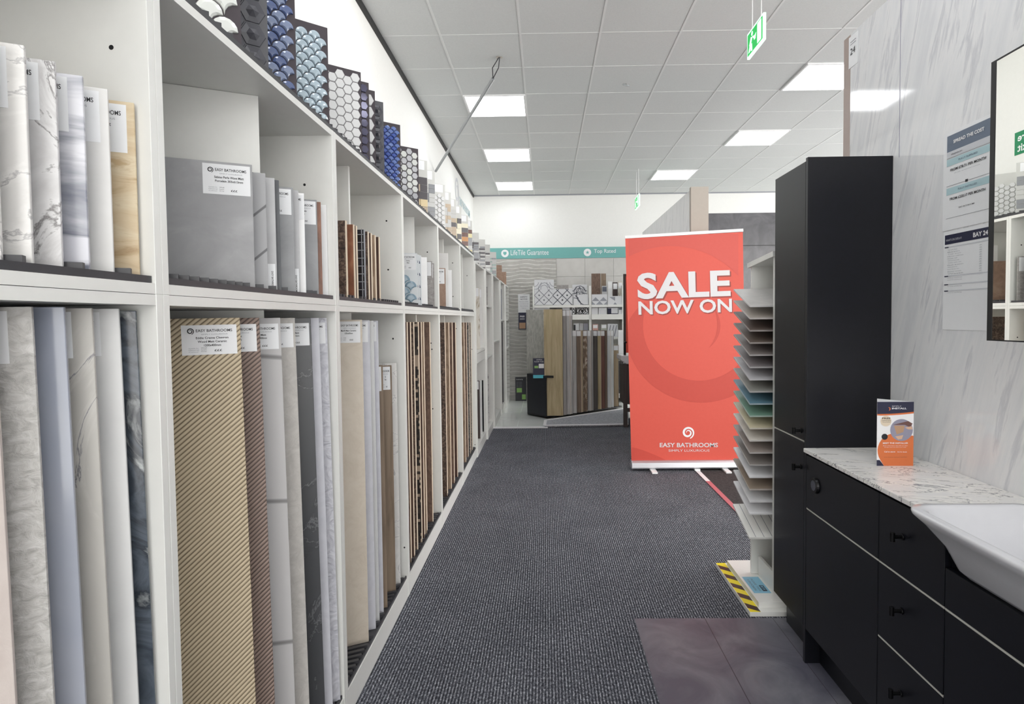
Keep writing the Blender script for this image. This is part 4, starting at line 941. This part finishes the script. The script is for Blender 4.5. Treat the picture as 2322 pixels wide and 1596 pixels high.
for i in range(12):
    a0, a1 = math.radians(28-70*i/12), math.radians(28-70*(i+1)/12); f0, f1 = math.sin(math.pi*i/12), math.sin(math.pi*(i+1)/12)
    pr.poly([bp(*p, -.0012) for p in ((1545+82*math.cos(a0), 735-82*math.sin(a0)), (1545+82*math.cos(a1), 735-82*math.sin(a1)), (1545+(82+7*f1)*math.cos(a1), 735-(82+7*f1)*math.sin(a1)), (1545+(82+7*f0)*math.cos(a0), 735-(82+7*f0)*math.sin(a0)))])
obj('print_swirl_tail', pr, M['red_dark'], t); pr = MB()
for i in range(10):
    xa, xb = 1433+9.5*i, 1433+9.5*(i+1); ya = 1014+38*(i/10)**1.3; yb = 1014+38*((i+1)/10)**1.3
    pr.poly([bp(*p, -.0012) for p in ((xa, ya), (xb, yb), (xb, 1051), (xa, 1051))])
obj('print_corner', pr, M['red_dark'], t)
def btext(s, xa, xb, yt, yb, bold, slope=-.03, m='bannerwhite', dy=0, name='lettering'):
    for_ = at(xa, yb, Y=YBn-.003); q_ = at(xb, yb+slope*(xb-xa), Y=YBn-.003); up = at(xa, yt, Y=YBn-.003)
    xd = Vector((q_.x-for_.x, 0, q_.z-for_.z)); L = xd.length; xd.normalize()
    u = Vector((-xd.z, 0, xd.x))
    text(s, L, (up-for_).length, (for_.x, -.0025+dy, for_.z), xd, M[m], t, up=u, bold=bold, name=name)
btext('SALE', 1449, 1660, 622, 682, .03, -.035, 'redshadow', .0008, 'lettering_shadow'); btext('NOW ON', 1450, 1662, 685.5, 716.5, .022, -.03, 'redshadow', .0008, 'lettering_shadow')
btext('SALE', 1446, 1657, 619, 679, .03, -.035); btext('NOW ON', 1448, 1660, 683, 714, .022, -.03)
btext('EASY BATHROOMS', 1496, 1628, 1004, 1014, .02, 0); btext('SIMPLY LUXURIOUS', 1516, 1609, 1019, 1024, .0, 0)
p = at(1560, 981, Y=YBn-.003); obj('logo', swirl(MB(), (p.x, -.0025, p.z), .056, (1, 0, 0), (0, 0, 1), w=.3), M['white'], t)
a, b2 = at(1417, 541, Y=YBn), at(1685, 525, Y=YBn); d = (b2-a).normalized(); u = Vector((-d.z, 0, d.x))*.026
obj('top_rail', MB().prism([(a.x, -.008, a.z), (b2.x, -.008, b2.z), (b2.x+u.x, -.008, b2.z+u.z), (a.x+u.x, -.008, a.z+u.z)], (0, .018, 0)), M['frame'], t)
a, b2 = at(1431, 1065, Y=YBn), at(1693, 1063, Y=YBn)
obj('base_housing', MB().prism([(a.x, -.05, .03), (a.x, -.045, .075), (a.x, -.02, .092), (a.x, .04, .092), (a.x, .07, .06), (a.x, .07, .02), (a.x, -.04, .018)], (b2.x-a.x, 0, 0)), M['alu'], t, bevel=.004)
for px in (1477, 1577, 1640): x = at(px, 1068, Y=YBn).x; obj('foot', MB().box(x-.02, x+.03, -.16 if px != 1577 else -.06, .1, .0045, .018), M['frame'], t)
obj('support_pole', MB().cyl((1.28, .03, .09), (1.28, .03, 2.12), .01), M['alu'], t)

# ------------------------------------------------------------------ sample tower
XA, YN, YFr = 1.085, 2.855, 3.10
t = thing('sample_tower', 'white tower stand with slots for tile boards beside the dark tall cabinet', 'display stand', (0, 0, 0))
obj('base_board', MB().box(.955, 1.5, 2.79, 3.36, .0002, .022), M['shelf'], t, bevel=.001)
obj('upper_base_board', MB().box(1.01, 1.5, 2.83, 3.33, .0222, .05), M['shelf'], t, bevel=.001)
obj('side_panel', MB().box(XA, 1.5, YN-.012, YN+.006, .0505, 1.70), M['shelf'], t)
obj('side_panel', MB().box(XA, 1.5, YFr+.05, YFr+.068, .0505, 1.70), M['shelf'], t)
obj('back_panel', MB().box(1.482, 1.499, YN+.007, YFr+.049, .0505, 1.69), M['shelf'], t)
obj('lip_board', MB().prism([(1.118, YN+.01, .0505), (1.118, YFr+.04, .0505), (1.118, YFr+.04, .15), (1.118, YN+.01, .15)], (.014, 0, 0)), M['shelf'], t)
obj('top_cap', MB().prism([(XA-.012, YN-.02, 1.70), (XA-.012, YN-.02, 1.725), (XA-.012, YFr+.09, 1.70), (XA-.012, YFr+.09, 1.675)], (.43, 0, 0)), M['shelf'], t)
obj('cap_frame', MB().box(1.3, 1.32, 3.17, 3.19, 1.6, 1.78).box(1.3, 1.6, 3.17, 3.19, 1.76, 1.78), M['shelf'], t)
hz = MB(); k = 0; y = 2.80
hy = MB().box(.957, 1.007, 2.792, 3.358, .0221, .0226); obj('hazard_tape', hy, M['yellow'], t)
y = 2.80
while y < 3.33:
    hz.prism([(.9575, y, .0227), (1.0065, y-.0+.0, .0227), (1.0065, y+.055, .0227), (.9575, y+.055, .0227)] if False else [(.9575, y+.03, .0227), (1.0065, max(2.793, y-.012), .0227), (1.0065, y+.04, .0227), (.9575, min(3.357, y+.082), .0227)], (0, 0, .0004)); y += .112
obj('tape_stripes', hz, M['hazblack'], t)
nt_ = thing('counter_note', 'light blue paper note lying on the foot of the white tower', 'note', (1.022, 2.925, .0504))
obj('paper', MB().box(0, .085, 0, .185, 0, .0006), M['bluenote'], nt_)
obj('heading_box', MB().box(.052, .074, .02, .085, .0007, .001), M['navyprint'], nt_)
text('BOX', .05, .013, (.057, .078, .0014), (0, -1, 0), M['bluenote'], nt_, up=(1, 0, 0), bold=.02)
text('PLEASE TAKE', .14, .011, (.034, .16, .001), (0, -1, 0), M['slateprint'], nt_, up=(1, 0, 0)); text('A BROCHURE', .13, .011, (.014, .155, .001), (0, -1, 0), M['slateprint'], nt_, up=(1, 0, 0))
cols = [((208, 206, 204), 'white marble'), ((178, 170, 162), 'grey beige'), ((96, 84, 78), 'dark walnut brown'), ((104, 92, 84), 'brown oak with small tag'), ((128, 120, 118), 'dusky grey'), ((132, 126, 128), 'mid grey'), ((186, 184, 188), 'light grey'), ((150, 150, 144), 'greenish grey'),
        ((96, 132, 148), 'petrol blue'), ((120, 156, 138), 'sage green'), ((204, 194, 166), 'cream yellow'), ((206, 200, 192), 'chalk white'), ((156, 146, 140), 'brown grey stone'), ((138, 132, 128), 'grey plank patterned'), ((222, 222, 224), 'bright white'), ((148, 134, 120), 'light brown plank'), ((216, 216, 218), 'pearl white'), ((226, 226, 228), 'plain white')]
tilt = math.atan2(.092, .25)
nm_ord = ['topmost', 'second', 'third', 'fourth', 'fifth', 'sixth', 'seventh', 'eighth', 'ninth', 'tenth', 'eleventh', 'twelfth', 'thirteenth', 'fourteenth', 'fifteenth', 'sixteenth', 'seventeenth', 'eighteenth']
for i, (c, nm) in enumerate(cols):
    yn_ = 694.5+(1165-694.5)*i/17; z = at(1703, yn_, X=.978).z
    z = at(1703, yn_, Y=YN+.01).z
    m = stone('tray_'+nm.replace(' ', '_'), [(.3, tuple(int(v*.93) for v in c)), (.7, c)], 10, (.3, 1, 1) if 'plank' in nm or 'wood' in nm else (1, 1, 1), rough=.35)
    e_ = thing('sample_board', '%s sample board, %s from the top in the white tower' % (nm, nm_ord[i]), 'tile sample', (.977, YN+.008, z), 0, 'sample boards slotted in the white tower')
    e_.rotation_euler = (tilt, 0, 0)
    obj('board', MB().box(0, .40, 0, .262, -.004, .004), m, e_, bevel=.0008)
    obj('edge_band', MB().box(-.0015, .0, .001, .261, -.0038, .0038).box(0, .4, -.0015, 0, -.0038, .0038), flat('edge_'+nm.replace(' ', '_'), tuple(min(255, int(v*.5+118)) for v in c), .4), e_)
z = at(1703, 1219, Y=YN+.01).z
e_ = thing('sample_board', 'white ribbed board resting lowest in the tower above the open foot', 'tile sample', (.977, YN+.008, z), 0, 'sample boards slotted in the white tower'); e_.rotation_euler = (tilt*.9, 0, 0)
obj('board', MB().box(0, .40, 0, .27, -.008, .002), M['shelf'], e_)
gq = MB()
for k in range(9): gq.box(.03+.04*k, .033+.04*k, .004, .266, .002, .0025)
obj('groove_lines', gq, M['greyink'], e_)
e_ = thing('spare_tile', 'dark tile leaning inside the foot of the white tower', 'tile sample', (1.14, 2.98, .051)); o_ = obj('tile_slab', MB().box(0, .3, 0, .012, 0, .12), T['dark_slate'], e_); e_.rotation_euler = (.4, -.5, .0); e_.location = (1.16, 2.93, .058)

# ------------------------------------------------------------------ vanity run on the right
XV = 1.045
def handle(parent, y, z, x=XV):
    obj('handle', MB().cyl((x-.0005, y, z), (x-.032, y, z), .0055, 12).cyl((x-.030, y-.0, z-.013), (x-.030, y, z+.013), .0075, 12).cyl((x-.0005, y, z), (x-.004, y, z), .010, 14), M['hblack'], parent, smooth=False, bevel=.0008)
YT0, YT1 = 2.40, 2.735
ZK = .15
t = thing('tall_cabinet', 'tall matt midnight bathroom cabinet with two doors against the streaked wall', 'cabinet', (0, 0, 0))
obj('carcass', MB().box(XV+.019, XP-.001, YT0+.0195, YT1, ZK, 2.035), M['navy'], t)
obj('end_panel', MB().box(XV, XP-.001, YT0, YT0+.019, .005, 2.047), M['navy'], t, bevel=.001)
obj('plinth', MB().box(XV+.06, XV+.08, YT0+.02, YT1, .005, ZK-.001), M['navy'], t)
d1 = obj('door', MB().box(XV, XV+.018, YT0+.021, YT1, .915, 2.035), M['navy'], t, bevel=.0015); handle(d1, YT0+.05, .95)
d2 = obj('door', MB().box(XV, XV+.018, YT0+.021, YT1, ZK, .906), M['navy'], t, bevel=.0015); handle(d2, YT0+.05, .80)
obj('rail_strip', MB().box(XV+.002, XV+.0185, YT0+.021, YT1, .9075, .9135), M['pale_line'], t)
ZW = .889; WT = .016; G1, G2 = .645, .406
Y1, Y2 = 1.876, 1.563
def rail_strips(parent, ya, yb, z): obj('rail_strip', MB().box(XV+.001, XV+.0185, ya, yb, z-.0028, z+.0028), M['pale_line'], parent)  # metal rail in the gap, not a lamp; reflected light put into its colour
t = thing('toilet_unit', 'matt midnight cistern unit with an oval flush button beside the tall cabinet', 'cabinet', (0, 0, 0))
obj('carcass', MB().box(XV+.019, XP-.001, Y1+.0005, YT0-.0005, ZK, ZW-WT-.002), M['navy'], t)
obj('plinth', MB().box(XV+.06, XV+.08, Y1+.001, YT0-.001, .005, ZK-.001), M['navy'], t)
up_ = obj('upper_panel', MB().box(XV, XV+.018, Y1+.002, YT0-.003, G1+.004, ZW-WT-.012), M['navy'], t, bevel=.0015)
c_ = at(1849, 1101, X=XV-.002)
fb = MB().cyl((XV-.0005, c_.y, c_.z), (XV-.01, c_.y, c_.z), .032, 28, .029); obj('flush_button', fb, M['hblack'], up_, bevel=.001)
obj('button_ring', MB().cyl((XV-.0103, c_.y, c_.z), (XV-.0112, c_.y, c_.z), .02, 24), flat('chrome', (150, 150, 156), .1, 1), up_)
obj('lower_panel', MB().box(XV, XV+.018, Y1+.002, YT0-.003, ZK, G1-.004), M['navy'], t, bevel=.0015); rail_strips(t, Y1+.002, YT0-.003, G1)
t = thing('drawer_unit', 'matt midnight three drawer unit between cistern unit and basin unit', 'cabinet', (0, 0, 0))
obj('carcass', MB().box(XV+.019, XP-.001, Y2+.0005, Y1-.0005, ZK, ZW-WT-.002), M['navy'], t)
obj('plinth', MB().box(XV+.06, XV+.08, Y2+.001, Y1-.001, .005, ZK-.001), M['navy'], t)
for za, zb in ((G1+.004, ZW-WT-.012), (G2+.004, G1-.004), (ZK, G2-.004)):
    d_ = obj('drawer', MB().box(XV, XV+.018, Y2+.002, Y1-.002, za, zb), M['navy'], t, bevel=.0015); handle(d_, (Y1+Y2)/2+.03, (za+zb)/2+(.012 if za > G1 else .02))
rail_strips(t, Y2+.002, Y1-.002, G1); rail_strips(t, Y2+.002, Y1-.002, G2)
t = thing('basin_unit', 'matt midnight cabinet below the white basin at the right picture edge', 'cabinet', (0, 0, 0))
obj('carcass', MB().box(XV+.019, XP-.001, .85, Y2-.0005, ZK, .755), M['navy'], t)
obj('plinth', MB().box(XV+.06, XV+.08, .85, Y2-.001, .005, ZK-.001), M['navy'], t)
obj('upper_panel', MB().box(XV, XV+.018, .85, Y2-.002, G1+.004, .755), M['navy'], t, bevel=.0015)
for ya, yb in ((.85, 1.2), (1.204, Y2-.002)):
    d_ = obj('door', MB().box(XV, XV+.018, ya, yb, ZK, G1-.004), M['navy'], t, bevel=.0015); handle(d_, 1.23 if ya > 1 else 1.17, .55)
rail_strips(t, .85, Y2-.002, G1)
tag(obj('worktop', MB().box(XV-.012, XP-.001, 1.575, YT0-.001, ZW-WT, ZW).box(1.30, XP-.001, .85, 1.575, ZW-WT, ZW), M['worktop'], bevel=.002), 'white marble effect worktop with dark veins in front of the streaked wall', 'worktop')
# basin
def rrect(x0, x1, y0, y1, z, r, n=8):
    P_ = []
    for cx, cy, a0 in ((x1-r, y1-r, 0), (x0+r, y1-r, 90), (x0+r, y0+r, 180), (x1-r, y0+r, 270)):
        for i in range(n+1):
            a = math.radians(a0+90*i/n); P_.append((cx+r*math.cos(a), cy+r*math.sin(a), z))
    return P_
rings = [rrect(1.05, 1.29, .99, 1.525, .76, .05), rrect(1.035, 1.293, .98, 1.535, .775, .05), rrect(1.01, 1.296, .95, 1.555, .83, .06), rrect(.975, 1.297, .93, 1.585, .878, .06), rrect(.956, 1.298, .92, 1.602, .899, .055), rrect(.955, 1.299, .918, 1.605, .907, .055), rrect(.958, 1.297, .922, 1.602, .912, .053),
         rrect(.976, 1.285, .945, 1.582, .913, .05), rrect(.984, 1.28, .955, 1.574, .908, .05), rrect(1.0, 1.27, .97, 1.555, .87, .06), rrect(1.04, 1.25, 1.0, 1.52, .805, .07), rrect(1.09, 1.22, 1.05, 1.46, .785, .06)]
b = MB(); n = len(rings[0]); vs = [v for r in rings for v in r]
fs = [(k*n+i, k*n+(i+1) % n, (k+1)*n+(i+1) % n, (k+1)*n+i) for k in range(len(rings)-1) for i in range(n)]
fs += [tuple(range(n)), tuple(range((len(rings)-1)*n, len(rings)*n))]
b.add(vs, fs); o = obj('basin', b, M['ceramic'], smooth=True); tag(o, 'white ceramic basin projecting from the vanity at the right picture edge', 'basin')

# leaflet on the worktop
c_ = at(2029, 1056, Z=ZW)
t = thing('table_leaflet', 'three sided orange and navy card standing on the marble worktop', 'leaflet', (c_.x, c_.y, ZW+.0002), math.radians(-2))
cw, chh = .125, .226
obj('card', MB().prism([(-cw/2, 0, 0), (cw/2, 0, 0), (-.02, .085, 0)], (0, 0, chh)), M['white'], t)
y_ = -.0004
def cp(nm, pts, m, d=0.0): obj(nm, MB().prism([(-cw/2+cw*u, y_-d, chh*v) for u, v in pts], (0, -.0001, 0)), M[m], t)
cp('print_header', [(.0, .81)]+[(u/10, .81+.035*(u/10)**2) for u in range(1, 11)]+[(1, 1), (0, 1)], 'navyprint')
cp('print_orange_band', [(0, .79)]+[(u/10, .785+.035*(u/10)**2) for u in range(1, 11)]+[(1, .845)]+[(u/10, .81+.035*(u/10)**2) for u in range(9, -1, -1)], 'orange', .0001)
cp('print_orange_panel', [(.2, 0), (1, 0), (1, .47)]+[(.5+.48*math.cos(a), .24+.27*math.sin(a)*1.0) for a in [math.radians(x) for x in range(70, 225, 12)]], 'orange', .0001)
cp('print_navy_corner', [(0, 0), (.2, 0), (.08, .09), (0, .09)], 'navyprint', .0002)
def disc(nm, u, v, r, m, d): cp(nm, [(u+r*math.cos(a*math.pi/14), v+r*math.sin(a*math.pi/14)*cw/chh) for a in range(28)], m, d)
disc('print_photo_ground', .67, .56, .31, 'greyprint', .0002); disc('print_badge', .24, .70, .15, 'cream', .0003); disc('print_round_icon', .21, .455, .085, 'blackprint', .0004)
cp('print_photo_box', [(.46, .63), (.76, .63), (.72, .53), (.54, .49)], 'cardprint', .0003); cp('print_photo_arm', [(.42, .64), (.85, .70), (.97, .66), (.9, .60), (.76, .64)], 'brownprint', .0003)
cp('print_photo_hands', [(.76, .6), (.95, .62), (.97, .57), (.85, .57)], 'skin', .0004); cp('print_photo_hand', [(.5, .46), (.72, .48), (.68, .42), (.58, .41)], 'skin', .0004)
def ct(s, u0, u1, v, hv, m='white', bold=0): text(s, cw*(u1-u0), chh*hv, (-cw/2+cw*u0, y_-.0009, chh*v), (1, 0, 0), M[m], t, bold=bold)
ct('SIMPLY', .4, .66, .925, .015); ct('INSTALL', .4, .8, .885, .026, bold=.03); ct('FREE', .14, .36, .73, .026, 'blackprint', .02); ct('DESIGN', .13, .37, .70, .014, 'blackprint'); ct('& quotation', .15, .36, .675, .014, 'blackprint')
ct('MEET THE INSTALLER', .16, .85, .345, .022, bold=.02); ct('Book a free home visit with our team', .17, .84, .31, .012); ct('and plan your new bathroom today', .2, .8, .285, .012)
ct('Call in store', .2, .5, .21, .022, bold=.01); ct('Ask for details', .56, .82, .21, .018); ct('easy finance options available', .2, .82, .13, .012, 'brownprint')
obj('logo_arc', swirl(MB(), (-cw/2+cw*.3, y_-.0009, chh*.9), .008, (1, 0, 0), (0, 0, 1), turns=.5, w=.4), M['orange'], t)

# papers on the streaked wall
def wall_paper(name, label, px0, py0, px1, py1, cat='notice', mat='tag'):
    a, b_ = at(px0, py1, X=XP), at(px1, py0, X=XP)  # far-left bottom, near-right top
    z0 = at(px0, py1, X=XP).z; z1 = at(px0, py0, X=XP).z; w = a.y-b_.y
    t = thing(name, label, cat, (XP-.0015, a.y, z0)); t.rotation_euler = (0, 0, -math.pi/2)   # local x -> -Y, local -y -> -X
    obj('sheet', MB().box(0, w, 0, .001, 0, z1-z0), M[mat], t); return t, w, z1-z0
t, w, h = wall_paper('price_sheet', 'finance sheet headed SPREAD THE COST on the streaked wall', 2138, 308, 2262, 525)
w = min(w, .235)
def pp(nm, u0, v0, u1, v1, m, d=0): obj(nm, MB().box(w*u0, w*u1, -.0006-d, -.0001-d, h*v0, h*v1), M[m], t)
def ptx(s, u0, u1, v, hv, m='ink', b=0): text(s, w*(u1-u0), h*hv, (w*u0, -.0016, h*v), (1, 0, 0), M[m], t, bold=b)
pp('print_header', .08, .80, .94, .965, 'slateprint'); pp('print_head_foot', .08, .74, .94, .80, 'lightink')
pp('print_band', .08, .655, .94, .725, 'aquaprint'); pp('print_band', .08, .36, .94, .43, 'aquaprint'); 
pp('print_rule', .08, .45, .94, .453, 'greyink', .0003); pp('print_rule', .08, .733, .94, .736, 'greyink', .0003); pp('print_rule', .08, .12, .94, .123, 'greyink', .0003)
ptx('SPREAD THE COST', .22, .82, .87, .035, 'white', .03); ptx('PREMIUM', .18, .4, .758, .014, 'ink'); ptx('FULLY SUPPLIED', .33, .7, .68, .018, 'slateprint', .01); ptx('FROM £78.71 PER MONTH', .16, .86, .595, .026, 'ink', .02)
ptx('0% APR representative example', .25, .75, .56, .01, 'greyink'); ptx('FULLY INSTALLED', .33, .7, .385, .018, 'slateprint', .01); ptx('FROM £220.17 PER MONTH', .16, .86, .30, .026, 'ink', .02); ptx('EASY BATHROOMS', .35, .66, .2, .014, 'ink', .01)
pp('print_button', .47, .44, .52, .465, 'ink', .0005)
t, w, h = wall_paper('bay_list', 'price list headed BAY 24 on the streaked wall below the finance sheet', 2138, 528, 2262, 747)
w = min(w, .24)
pp('print_header', .03, .87, .9, .965, 'navyprint'); ptx('BAY 24', .60, .87, .893, .045, 'white', .03); ptx("WHAT'S ON DISPLAY?", .06, .38, .9, .022, 'lightink')
for v in (.835, .54, .455, .39): pp('print_band', .03, v, .9, v+.012, 'lightink'); pp('print_bar', .03, v, .11, v+.01, 'navyprint', .0003)
for i in range(12): ptx(('Tall unit door', 'Basin', 'Tap pair', 'Mirror cabinet', 'Drawer unit', 'Worktop', 'Toilet pan set', 'Flush button', 'Wall panel kit', 'Floor tile per box', 'Shower screen', 'Waste')[i], .1, .3+.04*(i % 4), .805-.022*i, .01, 'greyink'); ptx('£99', .72, .76, .805-.022*i, .01, 'greyink')
for v in (.52, .5, .435, .37): ptx('Sundries and fittings', .1, .4, v, .01, 'greyink')
t, w, h = wall_paper('number_card', 'small card with the number 24 in a clear sleeve high on the streaked wall', 1925, 88, 1946, 158)
text('24', w*.55, h*.2, (w*.2, -.0016, h*.4), (1, 0, 0), M['ink'], t); pp2 = obj('print_lines', MB().box(w*.2, w*.8, -.0012, -.0006, h*.72, h*.74).box(w*.2, w*.8, -.0012, -.0006, h*.8, h*.82), M['greyink'], t)

# mirror cabinet
XM = 1.185
a, b2 = at(2238, 772, X=XM), at(2238, 148, X=XM)
t = thing('mirror_cabinet', 'black framed mirror cabinet on the streaked wall reflecting the shelving', 'mirror', (XP-.001, a.y, a.z)); t.rotation_euler = (0, 0, -math.pi/2)
H = b2.z-a.z; D = XP-XM; Lm = .62
obj('cabinet_body', MB().box(0, Lm, -D+.016, 0, .003, H-.003), M['black'], t)
obj('frame', MB().box(0, .017, -D, -D+.0155, 0, H).box(.017, Lm, -D, -D+.0155, 0, .003).box(.017, Lm, -D, -D+.0155, H-.004, H).box(Lm, Lm+.01, -D, -D+.0155, 0, H), M['black'], t)
mg = obj('mirror_glass', MB().box(.0175, Lm-.0005, -D+.001, -D+.006, .0035, H-.0045), M['mirror'], t)

f_ = at(1420, 190, Z=ZC)
t = thing('ceiling_fixing', 'small dull metal fixing left on the bare ceiling between the light rows', 'fixing', (f_.x, f_.y, ZC-.0005))
obj('hook', MB().cyl((-.03, 0, -.006), (.03, .01, -.014), .006, 8).cyl((0, 0, -.012), (0, 0, 0), .004, 8), M['conduit'], t)
